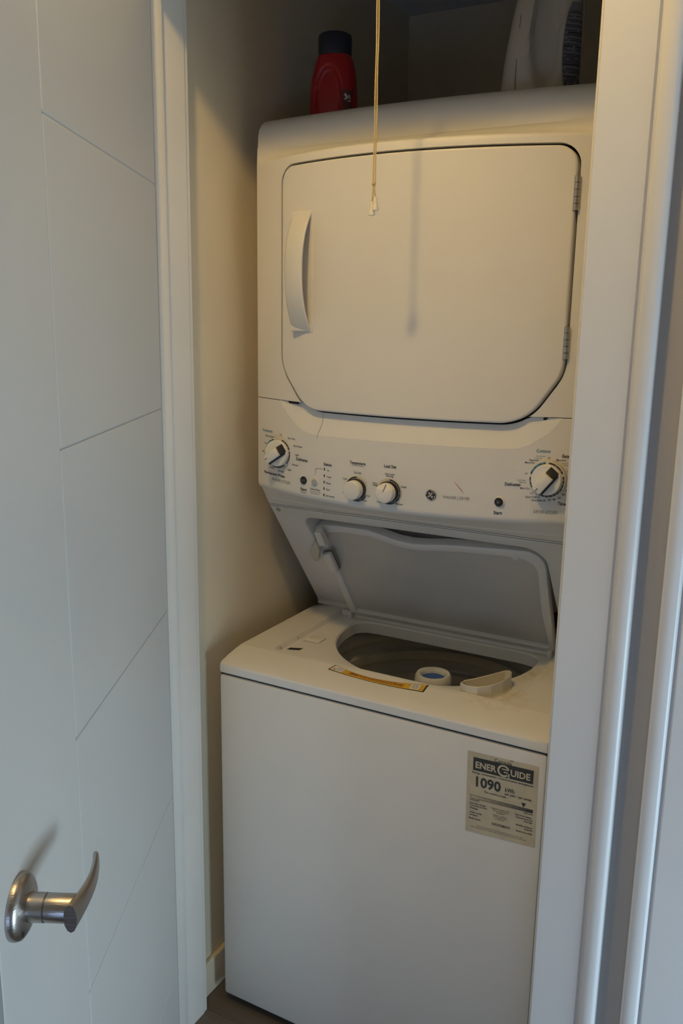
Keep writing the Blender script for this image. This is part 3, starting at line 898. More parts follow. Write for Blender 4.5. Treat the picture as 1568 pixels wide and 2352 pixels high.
finish('door_gap_shade', bm, 'gap', unit, None)  # dark sheet behind the door, its colour stands in for shade in the gap
bm = bmesh.new()
for xa, xb in ((0.0005, 0.128), (0.606, W - 0.0005)):
    va = [bm.verts.new((x, 0.004, z)) for x, z in ((xa, ZS - 0.004), (xb, ZS - 0.004), (xb, ZS + 0.004), (xa, ZS + 0.004))]; bm.faces.new(va)
slice_x(bm, XS); wrap(bm, lambda x, d, z: (x, yb(x) + d + (0.009 if 0.13 < x < 0.60 else 0), z))
finish('seam_gap', bm, 'gap', unit, None)

# --- dryer door -----------------------------------------------------------------------------
bm = bmesh.new()
loops = [(DOOR, 0.018), (DOOR, 0.0005), (offset_poly(DOOR, 0.0006), -0.0012), (offset_poly(DOOR, 0.0018), -0.0026), (offset_poly(DOOR, 0.0036), -0.0032)]
L = loft_loops(bm, loops, True, True)
slice_x(bm, XS); wrap(bm, bow)
ddoor = finish('dryer_door', bm, 'enamel', unit, 8)
# arched handle
bm = bmesh.new()
N = 26; sec = []
HX_0, HX_1, HZ_0, HZ_1 = 0.1185, 0.1645, 1.4755, 1.6885
for i in range(N + 1):
    t = i / N; z = HZ_0 + (HZ_1 - HZ_0) * t
    pr = 0.034 * (1 - abs(2 * t - 1) ** 2.4) + 0.0055
    th = 0.0050
    x0 = HX_0 - 0.001 * math.sin(math.pi * t); x1 = HX_1
    ring = []
    pin = max(0.0, pr - th)
    for x, o_ in ((x0, -0.001), (x0, -pr * 0.55), (x0 + 0.003, -pr * 0.85), (x0 + 0.009, -pr), (x1 - 0.002, -pr), (x1, -pr + 0.002), (x1, -pin), (x0 + 0.012, -pin)):
        ring.append(bm.verts.new((x, -0.003 + yb(0.14) + (x - 0.14) * -0.18 + o_, z)))
    sec.append(ring)
for a, b in zip(sec, sec[1:]): bridge(bm, a, b)
bm.faces.new(sec[0]); bm.faces.new(sec[-1])
hnd = finish('door_pull', bm, 'plastic', ddoor, 40)
for z0, z1 in ((HZ_0 - 0.001, HZ_0 + 0.013), (HZ_1 - 0.013, HZ_1 + 0.001)):
    bm = bmesh.new(); box(bm, HX_0 + 0.002, HX_1 + 0.003, yb(0.14) - 0.011, yb(0.14) + 0.004, z0, z1, bev=0.002); finish('pull_foot', bm, 'plastic', hnd, 35)
bm = bmesh.new(); pl = round_poly([(HX_0 - 0.002, HZ_0 - 0.003), (HX_1 + 0.005, HZ_0 - 0.003), (HX_1 + 0.005, HZ_1 + 0.003), (HX_0 - 0.002, HZ_1 + 0.003)], 0.004, 4)
L = loft_loops(bm, [(pl, -0.0030), (pl, -0.0040), (offset_poly(pl, 0.0008), -0.0044)], False, True); slice_x(bm, [0.12, 0.14, 0.16]); wrap(bm, bow)
finish('pull_plate', bm, 'plastic', hnd, 30)
# knuckle hinges in the right-hand gap
for z0, z1 in ((1.6735, 1.7275), (1.4375, 1.4915)):
    hx = 0.6342; hy = yb(hx) - 0.0015
    bm = bmesh.new(); tube(bm, [(hx, hy, z0), (hx, hy, z1)], 0.0030, 12)
    hg = finish('door_hinge', bm, 'gap', ddoor, 40)
    for k in range(5):
        a = z0 + (z1 - z0) * k / 5; b = z0 + (z1 - z0) * (k + 1) / 5
        bm = bmesh.new(); tube(bm, [(hx, hy, a + 0.0004), (hx, hy, b - 0.0004)], 0.0052, 16)
        finish('hinge_knuckle', bm, 'steel', hg, 40)

# --- control panel ------------------------------------------------------------------------------
CREASE = [(0.074, ZS), (0.086, 1.327), (0.105, 1.3095), (0.124, 1.2955), (0.140, 1.2870), (0.156, 1.2825), (0.176, 1.2808), (0.25, 1.2818), (0.348, 1.2828), (0.46, 1.2830), (0.545, 1.2832), (0.570, 1.2850), (0.588, 1.2925), (0.603, 1.303), (0.618, 1.314), (0.636, ZS)]
CREASE = resample(CREASE, 0.012, closed=False)
bm = bmesh.new()
ZL = 1.1640
poly = [(0.0, ZL), (W, ZL), (W, ZS)] + CREASE[::-1] + [(0.0, ZS)]
va = [bm.verts.new((x, 0.0, z)) for x, z in poly]
fill(bm, [va])
# scoop below the door: strip from the crease to the door outline
notch = [(0.074, ZS)] + lower + [(0.636, ZS)]
def by_len(P, n):
    P = [Vector(p) for p in P]; seg = [(b - a).length for a, b in zip(P, P[1:])]; tot = sum(seg); out = []; i = 0; acc = 0
    for k in range(n + 1):
        d = tot * k / n
        while i < len(seg) - 1 and acc + seg[i] < d: acc += seg[i]; i += 1
        out.append(tuple(P[i] + (P[i+1] - P[i]) * min(1, (d - acc) / max(seg[i], 1e-9))))
    return out
cr = [bm.verts.new((x, 0.0, z)) for x, z in CREASE]
nt_ = by_len(notch, len(CREASE) - 1)
nn = []
for k, (x, z) in enumerate(nt_):
    e = min(1.0, min(x - 0.074, 0.636 - x) / 0.07); nn.append(bm.verts.new((x, 0.0125 * max(0, e), z)))
for k in range(len(cr) - 1):
    if (cr[k].co - nn[k].co).length < 1e-6:
        bm.faces.new((cr[k], cr[k+1], nn[k+1]))
    elif (cr[k+1].co - nn[k+1].co).length < 1e-6:
        bm.faces.new((cr[k], cr[k+1], nn[k]))
    else:
        bm.faces.new((cr[k], cr[k+1], nn[k+1], nn[k]))
nb_ = [bm.verts.new((v.co.x, v.co.y + 0.02, v.co.z)) for v in nn]
for k in range(len(nn) - 1): bm.faces.new((nn[k], nn[k+1], nb_[k+1], nb_[k]))
bmesh.ops.remove_doubles(bm, verts=bm.verts, dist=1e-6)
slice_x(bm, XS); wrap(bm, bow)
cols = [0.0] + XS + [W]
RW = []
for x in cols:
    y0 = yb(x)
    ye, ze = 0.1865, 1.1085
    # rounded lip, then the underside running back to the straight seam
    yl, zl = y0 + 0.012, 1.1500
    cp = []
    for k in range(11):
        t = k / 10; cp.append(((1-t)**2 * y0 + 2*t*(1-t) * (y0 + 0.0004) + t*t * yl, (1-t)**2 * ZL + 2*t*(1-t) * 1.1525 + t*t * (zl - 0.0005)))
    dy, dz = ye - yl, ze - (zl - 0.0005)
    for f, sag in ((0.30, 0.0), (0.55, 0.0), (0.58, -0.0016), (0.80, -0.0016), (0.83, 0.0), (1.0, 0.0)):
        cp.append((yl + dy * f, zl - 0.0005 + dz * f + sag))
    cp.append((ye + 0.03, ze))
    RW.append([bm.verts.new((x, y, z)) for y, z in cp])
for a, b in zip(RW, RW[1:]):
    for k in range(len(a) - 1): bm.faces.new((a[k], b[k], b[k+1], a[k+1]))
panel = finish('control_panel', bm, 'enamel', unit, 9.5)
bm = bmesh.new(); box(bm, 0.002, W - 0.002, 0.1885, 0.21, 1.104, 1.110); finish('seam_gap', bm, 'gap', unit, None)

def on_panel(h): return lambda x, z: (x, yb(x) - h, z)
SF = on_panel(0.0005)
T_WASH = [('Cottons', 0.0341, 1.2741, 0.0332, 'u'), ('Off', 0.0782, 1.2707, 0.0067, 'g'), ('Extra Heavy', 0.0417, 1.2634, 0.0297, 'n'), ('Heavy', 0.0317, 1.2473, 0.0156, 'n'), ('Normal', 0.0249, 1.2298, 0.0182, 'n'), ('Light', 0.0315, 1.213, 0.0127, 'n'), ('Heavy', 0.0498, 1.1997, 0.0151, 'n'), ('Normal', 0.0776, 1.1967, 0.0169, 'n'), ('Light', 0.1044, 1.2035, 0.0114, 'n'), ('Normal', 0.1212, 1.2154, 0.0166, 'n'), ('Delicates', 0.1404, 1.2284, 0.0319, 'b'), ('Light', 0.1266, 1.2361, 0.0115, 'n'), ('Quick Rinse', 0.1288, 1.2533, 0.0253, 'n'), ('Spin Only', 0.1104, 1.2666, 0.0218, 'n'), ('Permanent Press', 0.0565, 1.1876, 0.0674, 'b'), ('WASHER CYCLES', 0.0772, 1.1768, 0.0583, 'c')]
T_MID = [('Start', 0.1459, 1.1704, 0.0176, 'b'), ('Pause', 0.1456, 1.1646, 0.0135, 'g'), ('Deep Rinse', 0.1775, 1.1746, 0.0249, 'n'), ('Select when using', 0.177, 1.1702, 0.0288, 't'), ('Fabric Softener', 0.177, 1.1664, 0.025, 't'), ('Status', 0.2079, 1.2274, 0.0193, 'b'), ('On', 0.2097, 1.216, 0.0052, 'n'), ('Wash', 0.212, 1.2035, 0.0104, 'n'), ('Rinse', 0.2109, 1.1913, 0.0109, 'n'), ('Spin', 0.2098, 1.179, 0.0094, 'n'), ('Lid Locked', 0.2149, 1.1667, 0.0213, 'n')]
T_TEMP = [('Temperature', 0.2781, 1.2378, 0.0344, 'b'), ('All Cold Rinses', 0.2782, 1.2329, 0.0265, 't'), ('Tap Cold', 0.2776, 1.2197, 0.0163, 'n'), ('Cold', 0.2497, 1.2053, 0.0088, 'n'), ('Cool', 0.2493, 1.179, 0.0088, 'n'), ('Colors', 0.2767, 1.1661, 0.0127, 'n'), ('Warm', 0.2946, 1.169, 0.0105, 'n'), ('Hot', 0.3027, 1.1788, 0.0068, 'n')]
T_LOAD = [('Load Size', 0.3462, 1.2383, 0.0245, 'b'), ('Auto Load', 0.3455, 1.2242, 0.0186, 'n'), ('Sensing', 0.3458, 1.2205, 0.014, 'n'), ('Small', 0.374, 1.2031, 0.0098, 'n'), ('Medium', 0.3657, 1.1708, 0.0146, 'n'), ('Large', 0.3261, 1.1706, 0.0101, 'n'), ('Extra', 0.3164, 1.2044, 0.0097, 'n'), ('Large', 0.3165, 1.201, 0.0102, 'n')]
T_DRY = [('Cottons', 0.6106, 1.2826, 0.022, 'u'), ('Easy Care', 0.6532, 1.2749, 0.0258, 'b'), ('Cool Down', 0.6067, 1.2735, 0.0142, 't'), ('Less Dry', 0.604, 1.2698, 0.0116, 't'), ('Optimum', 0.5965, 1.2663, 0.0153, 'n'), ('More Dry', 0.5904, 1.2617, 0.0154, 'n'), ('Off', 0.6201, 1.2709, 0.0046, 'g'), ('More Dry', 0.6391, 1.2676, 0.0149, 'n'), ('Less Dry', 0.6469, 1.2627, 0.0117, 't'), ('Cool Down', 0.6508, 1.2594, 0.0139, 't'), ('Off', 0.6515, 1.2486, 0.0049, 'g'), ('Off', 0.5857, 1.2425, 0.0047, 'g'), ('Cool Down', 0.5789, 1.2305, 0.0145, 't'), ('Less Dry', 0.5811, 1.2269, 0.0115, 't'), ('Delicates', 0.5649, 1.2224, 0.0253, 'b'), ('More Dry', 0.5851, 1.2165, 0.0152, 'n'), ('Off', 0.596, 1.2083, 0.0047, 'g'), ('Quick Fluff 10', 0.5978, 1.2015, 0.0228, 'n'), ('Dewrinkle 20', 0.6078, 1.1962, 0.022, 'n'), ('30', 0.6245, 1.1973, 0.0046, 'n'), ('40', 0.6321, 1.1987, 0.0046, 'n'), ('50', 0.6399, 1.2018, 0.0046, 'n'), ('60', 0.6463, 1.208, 0.0046, 'n'), ('70', 0.6511, 1.2148, 0.0042, 'n'), ('80', 0.6524, 1.2226, 0.0042, 'n'), ('90', 0.653, 1.231, 0.0042, 'n'), ('Timed', 0.646, 1.1914, 0.0154, 'b'), ('DRYER CYCLES', 0.6197, 1.1761, 0.0372, 'c'), ('Start', 0.5432, 1.1704, 0.014, 'b'), ('WASHER | DRYER', 0.4709, 1.1919, 0.0474, 'c')]
CAP = {'b': (0.0056, 0.022, 'ink'), 'n': (0.0034, 0.008, 'ink'), 't': (0.0025, 0.0, 'ink_grey'), 'c': (0.0055, -0.004, 'ink_grey'), 'u': (0.0056, 0.006, 'ink_blue'), 'g': (0.0032, 0.0, 'ink_grey')}
for tname, T_ in (('washer_cycle_lettering', T_WASH), ('status_lettering', T_MID), ('temperature_lettering', T_TEMP), ('load_size_lettering', T_LOAD), ('dryer_cycle_lettering', T_DRY)):
    by = {}
    for s, x, z, w_, st in T_:
        cap, bold, ink = CAP[st]
        b_ = by.setdefault(ink, bmesh.new())
        add_text(b_, s, x, z, w_, cap, SF, bold)
    for ink, b_ in by.items():
        o = finish(tname, b_, ink, panel, None, dissolve=False)
        if ink == 'ink_blue': o['label'] = 'blue Cottons lettering'

# status lamps, connecting line, scuffs
bm = bmesh.new()
for k, (z, x) in enumerate(((1.2172, 0.2004), (1.2045, 0.2002), (1.1920, 0.2000), (1.1795, 0.1998), (1.1669, 0.1996))):
    q = bmesh.new(); box(q, x - 0.0014, x + 0.0014, yb(x) - 0.0008, yb(x) + 0.002, z - 0.0029, z + 0.0029, bev=0.0012)
    finish('status_light', q, 'dark', panel, 40)
bm.free()
bm = bmesh.new()
for pts in ([(0.1777, 1.2035), (0.1783, 1.2035), (0.1783, 1.2165), (0.1777, 1.2165)], [(0.1777, 1.2160), (0.1960, 1.2168), (0.1960, 1.2174), (0.1777, 1.2166)]):
    flat_poly(bm, pts, SF)
finish('guide_line', bm, 'ink_grey', panel, None)
bm = bmesh.new(); flat_poly(bm, [(0.4668, 1.2200), (0.4684, 1.2196), (0.4800, 1.2070), (0.4860, 1.1995), (0.4780, 1.2068)], SF)
flat_poly(bm, [(0.534, 1.2135), (0.5430, 1.2165), (0.5475, 1.2195), (0.5425, 1.2161)], SF)
finish('pink_scuff', bm, 'pink', panel, None)
bm = bmesh.new()
hair = [(0.1885, 1.322), (0.1895, 1.312), (0.1892, 1.303), (0.1862, 1.293), (0.1830, 1.284), (0.1805, 1.275)]
def scoop_h(z): return 0.0008 - max(0, 0.0125 * (z - 1.2815) / 0.042)
L_ = [bm.verts.new((x - 0.0003, yb(x) - scoop_h(z), z)) for x, z in hair]; R_ = [bm.verts.new((x + 0.0003, yb(x) - scoop_h(z), z)) for x, z in hair]
for k in range(len(hair) - 1): bm.faces.new((L_[k], R_[k], R_[k+1], L_[k+1]))
finish('hairline_crack', bm, 'ink_grey', panel, None)

# push buttons
def push_button(x, z, r, m, name, glyph):
    y = yb(x)
    sl = 0.0
    b0 = bmesh.new(); lathe(b0, [(r + 0.0016, y + 0.006), (r + 0.0016, y - 0.0010), (r + 0.0006, y - 0.0018), (r, y - 0.0008), (r, y + 0.001)], (x, 0, z), 'y', 32)
    o = finish(name, b0, 'plastic', panel, 40)
    b1 = bmesh.new(); lathe(b1, [(r - 0.0004, y + 0.004), (r - 0.0004, y - 0.0022), (r - 0.0012, y - 0.0030), (0.0, y - 0.0032)], (x, 0, z), 'y', 32)
    finish('button_cap', b1, m, o, 40)
    b2 = bmesh.new(); glyph(b2, x, z, lambda a, b: (a, y - 0.0036, b))
    finish('button_symbol', b2, 'ink_grey' if m == 'dark' else 'ink', o, None)
    return o
def g_play(b, x, z, f): flat_poly(b, [(x - .0022, z - .003), (x + .003, z), (x - .0022, z + .003)], f)
def g_playpause(b, x, z, f):
    flat_poly(b, [(x - .0036, z - .003), (x + .0004, z), (x - .0036, z + .003)], f)
    flat_poly(b, [(x + .0012, z - .0028), (x + .0022, z - .0028), (x + .0022, z + .0028), (x + .0012, z + .0028)], f)
    flat_poly(b, [(x + .0030, z - .0028), (x + .0040, z - .0028), (x + .0040, z + .0028), (x + .0030, z + .0028)], f)
def g_flower(b, x, z, f):
    for k in range(6):
        a = 60 * k + 20
        ring_seg(b, x + 0.0036 * math.cos(math.radians(a)), z + 0.0036 * math.sin(math.radians(a)), 0.0014, 0.0020, a - 150, a + 110, f, 8)
    disc(b, x, z, 0.0012, f, 10)
push_button(0.1470, 1.1885, 0.0078, 'dark', 'start_button', g_playpause)
push_button(0.1770, 1.1895, 0.0074, 'plastic', 'deep_rinse_button', g_flower)
push_button(0.5438, 1.1896, 0.0078, 'dark', 'start_button', g_play)

# round emblem with the script monogram
ex, ez, er = 0.4255, 1.1932, 0.0102; ey = yb(ex)
bm = bmesh.new(); lathe(bm, [(er, ey + 0.003), (er, ey - 0.0008), (er - 0.0006, ey - 0.0014), (er - 0.0012, ey - 0.0010)], (ex, 0, ez), 'y', 40)
emb = finish('round_emblem', bm, 'steel', panel, 40)
bm = bmesh.new(); disc(bm, ex, ez, er - 0.0010, lambda a, b: (a, ey - 0.0014, b), 40); finish('emblem_field', bm, 'dark', emb, None)
bm = bmesh.new(); fe = lambda a, b: (a, ey - 0.0018, b)
for k in range(4):
    ring_seg(bm, ex, ez, er - 0.0020, er - 0.0012, 90 * k + 20, 90 * k + 80, fe, 10)
    a = math.radians(90 * k + 82); disc(bm, ex + (er - 0.0022) * math.cos(a), ez + (er - 0.0022) * math.sin(a), 0.0008, fe, 8)
def stroke(pts, w):
    P = [Vector(p) for p in pts]; l_, r_ = [], []
    for i, p in enumerate(P):
        d = (P[min(i+1, len(P)-1)] - P[max(0, i-1)]).normalized(); n = Vector((-d.y, d.x)) * w / 2
        l_.append(bm.verts.new(fe(*(p + n)))); r_.append(bm.verts.new(fe(*(p - n))))
    for k in range(len(P) - 1): bm.faces.new((l_[k], l_[k+1], r_[k+1], r_[k]))
s_ = er * 0.085
def sc(pts): return [(ex + x * s_, ez + z * s_) for x, z in pts]
# left letter: hook, long stem with a loop below
stroke(sc([(-5.6, 2.8), (-5.0, 3.8), (-4.0, 3.0), (-3.2, 2.2), (-2.2, 3.4), (-1.5, 5.0), (-2.3, 5.6), (-3.0, 4.4), (-2.6, 2.6), (-1.4, 1.2), (-0.2, 0.6)]), 1.25 * s_)
stroke(sc([(-1.0, 4.6), (-0.9, 2.0), (-1.2, -0.6), (-2.2, -3.2), (-3.6, -5.0), (-5.0, -4.6), (-5.4, -3.2), (-4.4, -1.8), (-2.8, -1.4), (-1.0, -1.0), (0.2, -0.4)]), 1.25 * s_)
# right letter: upper hook, centre tongue, lower curl
stroke(sc([(4.6, 4.2), (4.0, 5.4), (2.6, 5.2), (1.8, 3.8), (2.2, 2.4), (3.4, 1.8), (4.2, 2.6)]), 1.25 * s_)
stroke(sc([(2.2, 2.2), (1.2, 0.8), (0.9, -1.2), (1.4, -3.4), (2.8, -5.0), (4.6, -4.8), (5.4, -3.2), (4.8, -1.8), (3.4, -1.6), (3.0, -2.8), (3.8, -3.4)]), 1.25 * s_)
finish('emblem_monogram', bm, 'white_ink', emb, None)

# dials -----------------------------------------------------------------------------------
def dial_ring(name, x, z, r, y, arcs, dots, rin):
    b0 = bmesh.new(); lathe(b0, [(r, y + 0.014), (r, y + 0.0006), (r - 0.0008, y), (0.0, y)], (x, 0, z), 'y', 48)
    o = finish(name, b0, 'ring', panel, 40)
    f = lambda a, b: (a, y - 0.0004, b); f2 = lambda a, b: (a, y - 0.0007, b)
    inks = {}
    for a0, a1, ink in arcs:
        bm_ = inks.setdefault(ink, bmesh.new()); ring_seg(bm_, x, z, rin - 0.0013, rin + 0.0013, a0, a1, f, 16)
        for a in (a0, a1): disc(bm_, x + rin * math.cos(math.radians(a)), z + rin * math.sin(math.radians(a)), 0.0013, f, 10)
    for ink, b_ in inks.items(): finish('dial_scale', b_, ink, o, None, dissolve=False)
    bd = bmesh.new()
    for a in dots: disc(bd, x + rin * math.cos(math.radians(a)), z + rin * math.sin(math.radians(a)), 0.0007, f2, 8)
    finish('dial_dots', bd, 'white_ink', o, None)
    return o
def big_knob(o, x, z, y, ang):
    # low cap with a raised diagonal grip and a dark wedge at its upper end
    b0 = bmesh.new(); R_ = 0.0262
    lathe(b0, [(R_, y - 0.0001), (R_, y - 0.006), (R_ - 0.0012, y - 0.0078), (0.0, y - 0.0080)], (x, 0, z), 'y', 48)
    k0 = finish('knob', b0, 'plastic', o, 40)
    b1 = bmesh.new(); ca, sa = math.cos(ang), math.sin(ang)
    def place(q, bm_):
        mp = {v: bm_.verts.new((x + v.co.x * ca - v.co.z * sa, v.co.y, z + v.co.x * sa + v.co.z * ca)) for v in q.verts}
        for f in q.faces: bm_.faces.new([mp[v] for v in f.verts])
        q.free()
    q = bmesh.new(); box(q, -0.0255, 0.0120, y - 0.0215, y - 0.007, -0.0095, 0.0085, bev=0.0025)
    for v in q.verts:
        if v.co.y < y - 0.015: v.co.y += 0.004 * (v.co.x < -0.015); v.co.x *= 0.96
    place(q, b1); finish('knob_grip', b1, 'plastic', k0, 40)
    b2 = bmesh.new(); q = bmesh.new(); box(q, 0.0118, 0.0245, y - 0.0150, y - 0.007, -0.0095, 0.0085, bev=0.0015)
    for v in q.verts:
        if v.co.x > 0.018 and v.co.y < y - 0.010: v.co.y = y - 0.0088
    place(q, b2)
    q = bmesh.new(); box(q, -0.0235, 0.0200, y - 0.0110, y - 0.0070, -0.0122, -0.0096, bev=0.0006)
    place(q, b2)
    finish('knob_inlay', b2, 'dark', k0, 40)
    b3 = bmesh.new(); q = bmesh.new(); box(q, -0.0225, -0.0150, y - 0.0182, y - 0.0165, -0.0006, 0.0006); place(q, b3)
    finish('pointer_line', b3, 'ink', k0, None)
    return k0
d1 = dial_ring('washer_cycle_dial', 0.0765, 1.2345, 0.0320, yb(0.0765) - 0.0105, [(112, 178, 'ink_blue'), (20, 66, 'ink'), (-40, 8, 'ink'), (232, 302, 'ink')], [118, 150, 172, 30, 56, -30, 0, 242, 268, 296, 90, 200, 215], 0.0285)
big_knob(d1, 0.0765, 1.2345, yb(0.0765) - 0.0105, math.radians(34))
d4 = dial_ring('dryer_cycle_dial', 0.6215, 1.2345, 0.0320, yb(0.6215) - 0.0115, [(100, 162, 'ink_blue'), (28, 84, 'ink'), (-118, 14, 'ink'), (178, 216, 'ink')], [108, 128, 146, 38, 60, 4, -10, -24, -38, -52, -66, -80, -94, -108, 190, 206, 90, 170, 228], 0.0290)
big_knob(d4, 0.6215, 1.2345, yb(0.6215) - 0.0115, math.radians(52))
def small_knob(name, x, z, arcs, dots, ridge):
    y = yb(x) - 0.0015
    o = dial_ring(name, x, z, 0.0248, y, arcs, dots, 0.0222)
    b0 = bmesh.new(); lathe(b0, [(0.0198, y - 0.0001), (0.0198, y - 0.0085), (0.0185, y - 0.0090)], (x, 0, z), 'y', 40)
    k0 = finish('knob_skirt', b0, 'dark', o, 40)
    b1 = bmesh.new(); lathe(b1, [(0.0182, y - 0.0086), (0.0180, y - 0.0205), (0.0172, y - 0.0222), (0.0155, y - 0.0230), (0.0, y - 0.0232)], (x, 0, z), 'y', 40)
    for v in b1.verts:
        if ridge and v.co.z > z + 0.009 and v.co.y < y - 0.018: v.co.y += (v.co.z - z - 0.009) * 0.9
    finish('knob_cap', b1, 'plastic', k0, 40)
    if ridge:
        b2 = bmesh.new(); bmt = [(x - 0.0012, y - 0.0240, z + 0.0035), (x - 0.0004, y - 0.0240, z + 0.0035), (x + 0.0030, y - 0.0172, z + 0.0165), (x + 0.0018, y - 0.0172, z + 0.0168)]
        b2.faces.new([b2.verts.new(p) for p in bmt]); finish('pointer_line', b2, 'ink', k0, None)
    return o
small_knob('temperature_dial', 0.2775, 1.1890, [(92, 150, 'ink'), (205, 330, 'ink')], [95, 205, 268, 292, 328], False)
small_knob('load_size_dial', 0.3455, 1.1915, [(-108, 86, 'ink')], [86, 0, -52, 205], True)

# --- energy label on the washer front -----------------------------------------------------------
lab = bmesh.new()
pp = [(0.5422, 0.7570), (0.6700, 0.7605), (0.6724, 0.6077), (0.5451, 0.6009)]
flat_poly(lab, pp, lambda a, b: (a, -0.0005, b))
label = finish('energy_label', lab, 'paper', front, None); label['label'] = 'aged cream EnerGuide paper label'
FL = lambda a, b: (a, -0.0008, b); FL2 = lambda a, b: (a, -0.0011, b); FL3 = lambda a, b: (a, -0.0014, b)
ROT = math.radians(1.6)
T_LAB = [('Canada', 0.6076, 0.7527, 0.0318, 0.0062, 's'), ('Energy consumption / Consommation énergétique', 0.6077, 0.7206, 0.1101, 0.0036, 'b'), ('1090', 0.5833, 0.7033, 0.0458, 0.0185, 'B'), ('kWh', 0.6223, 0.7019, 0.0168, 0.0078, 'b'), ('per year / par année', 0.6375, 0.6947, 0.0475, 0.0045, 'b'), ('This model/Ce modèle', 0.5966, 0.6871, 0.0402, 0.0032, 'b'), ('1022 kWh', 0.5599, 0.6654, 0.0169, 0.0030, 'b'), ('1390 kWh', 0.6572, 0.6685, 0.0165, 0.0030, 'b'), ('Uses least energy /', 0.5667, 0.6593, 0.0317, 0.0032, 'b'), ('Consomme le moins', 0.5672, 0.6548, 0.0324, 0.0032, 'b'), ("d'énergie", 0.5592, 0.6495, 0.0149, 0.0031, 'b'), ('Similar models', 0.5629, 0.6411, 0.023, 0.0031, 'b'), ('compared', 0.5591, 0.6363, 0.0147, 0.0031, 'b'), ('Model number', 0.5619, 0.6293, 0.0224, 0.0031, 'b'), ('Integrated washer-dryer /', 0.608, 0.6607, 0.0361, 0.0025, 'n'), ('Laveuse-Sécheuse', 0.6082, 0.6572, 0.0283, 0.0025, 'n'), ('intégrée', 0.6081, 0.6538, 0.0158, 0.0025, 'n'), ('Top load - standard /', 0.6074, 0.6483, 0.0263, 0.0025, 'n'), ('À chargement par', 0.6083, 0.6449, 0.0244, 0.0025, 'n'), ('le dessus', 0.6076, 0.6415, 0.0158, 0.0025, 'n'), ('GUD27ESMJWW', 0.6102, 0.6304, 0.0336, 0.0046, 'b'), ('Uses most energy /', 0.6496, 0.6617, 0.0307, 0.0032, 'b'), ('Consomme le plus', 0.6506, 0.6569, 0.0301, 0.0032, 'b'), ("d'énergie", 0.6579, 0.6527, 0.0147, 0.0031, 'b'), ('Modèles similaires', 0.6515, 0.6426, 0.0282, 0.0031, 'b'), ('comparés', 0.6588, 0.6383, 0.0147, 0.0031, 'b'), ('Numéro du modèle', 0.6518, 0.6311, 0.0289, 0.0031, 'b'), ('Removal of this label before first retail purchase is an offence (S.C. 1992, c.36).', 0.6087, 0.6182, 0.0832, 0.0019, 'n'), ('Enlever cette étiquette avant le premier achat au détail constitue une infraction (L.C. 1992, ch.36).', 0.6059, 0.6146, 0.102, 0.0019, 'n')]
bm = bmesh.new()
for s, x, z, w_, h_, st in T_LAB:
    add_text(bm, s, x, z, w_, h_, FL, {'b': 0.018, 'B': 0.03, 'n': 0.0, 's': 0.0}[st], ROT)
flat_poly(bm, [(0.644, 0.686), (0.6523, 0.6864), (0.6481, 0.6776)], FL)
# little flag over the last letter
flat_poly(bm, [(0.6205, 0.7572), (0.6218, 0.7572), (0.6218, 0.7592), (0.6205, 0.7592)], FL); flat_poly(bm, [(0.6240, 0.7573), (0.6253, 0.7573), (0.6253, 0.7593), (0.6240, 0.7593)], FL); disc(bm, 0.6229, 0.7583, 0.0007, FL, 6)
finish('label_lettering', bm, 'ink', label, None, dissolve=False)
bm = bmesh.new(); flat_poly(bm, [(0.5537, 0.7478), (0.6621, 0.7509), (0.662, 0.7256), (0.5538, 0.7228)], FL)
flat_poly(bm, [(0.5511, 0.6745), (0.6653, 0.6779), (0.6654, 0.6773), (0.5511, 0.6739)], FL); flat_poly(bm, [(0.5512, 0.6680), (0.6655, 0.6721), (0.6655, 0.6715), (0.5512, 0.6674)], FL); flat_poly(bm, [(0.5511, 0.6745), (0.5517, 0.6745), (0.5518, 0.6674), (0.5512, 0.6674)], FL)
finish('label_band', bm, 'ink', label, None, dissolve=False)
NB_ = 9
for k in range(NB_):
    t0, t1 = k / NB_, (k + 1) / NB_
    x0, x1 = 0.5518 + 0.1134 * t0, 0.5518 + 0.1134 * t1
    zt0, zt1 = 0.6739 + 0.0034 * t0, 0.6739 + 0.0034 * t1; zb0, zb1 = 0.6680 + 0.0041 * t0, 0.6680 + 0.0041 * t1
    g = (1 - ((k + 0.5) / NB_) ** 0.8)
    mk = mat('bar_tone', (0.045 + 0.52 * g, 0.042 + 0.45 * g, 0.04 + 0.30 * g), 0.6)
    bm = bmesh.new(); flat_poly(bm, [(x0, zt0), (x1, zt1), (x1, zb1), (x0, zb0)], FL); finish('bar_segment', bm, mk, label, None)
bm = bmesh.new()
add_text(bm, 'ENER', 0.5775, 0.7352, 0.0385, 0.0118, FL2, 0.03, ROT); add_text(bm, 'UIDE', 0.6395, 0.7366, 0.0350, 0.0118, FL2, 0.03, ROT)
gx, gz = 0.6095, 0.7363
ring_seg(bm, gx, gz, 0.0078, 0.0112, 25, 318, FL3, 30)
flat_poly(bm, [(gx - 0.0040, gz + 0.0022), (gx + 0.0088, gz + 0.0022), (gx + 0.0105, gz + 0.0046), (gx - 0.0030, gz + 0.0042)], FL3)
flat_poly(bm, [(gx + 0.0005, gz - 0.0008), (gx + 0.0112, gz - 0.0008), (gx + 0.0112, gz - 0.0030), (gx + 0.0005, gz - 0.0030)], FL3)
flat_poly(bm, [(gx + 0.0082, gz - 0.0008), (gx + 0.0112, gz - 0.0008), (gx + 0.0110, gz - 0.0125), (gx + 0.0085, gz - 0.0100)], FL3)
finish('label_title', bm, 'paper', label, None, dissolve=False)

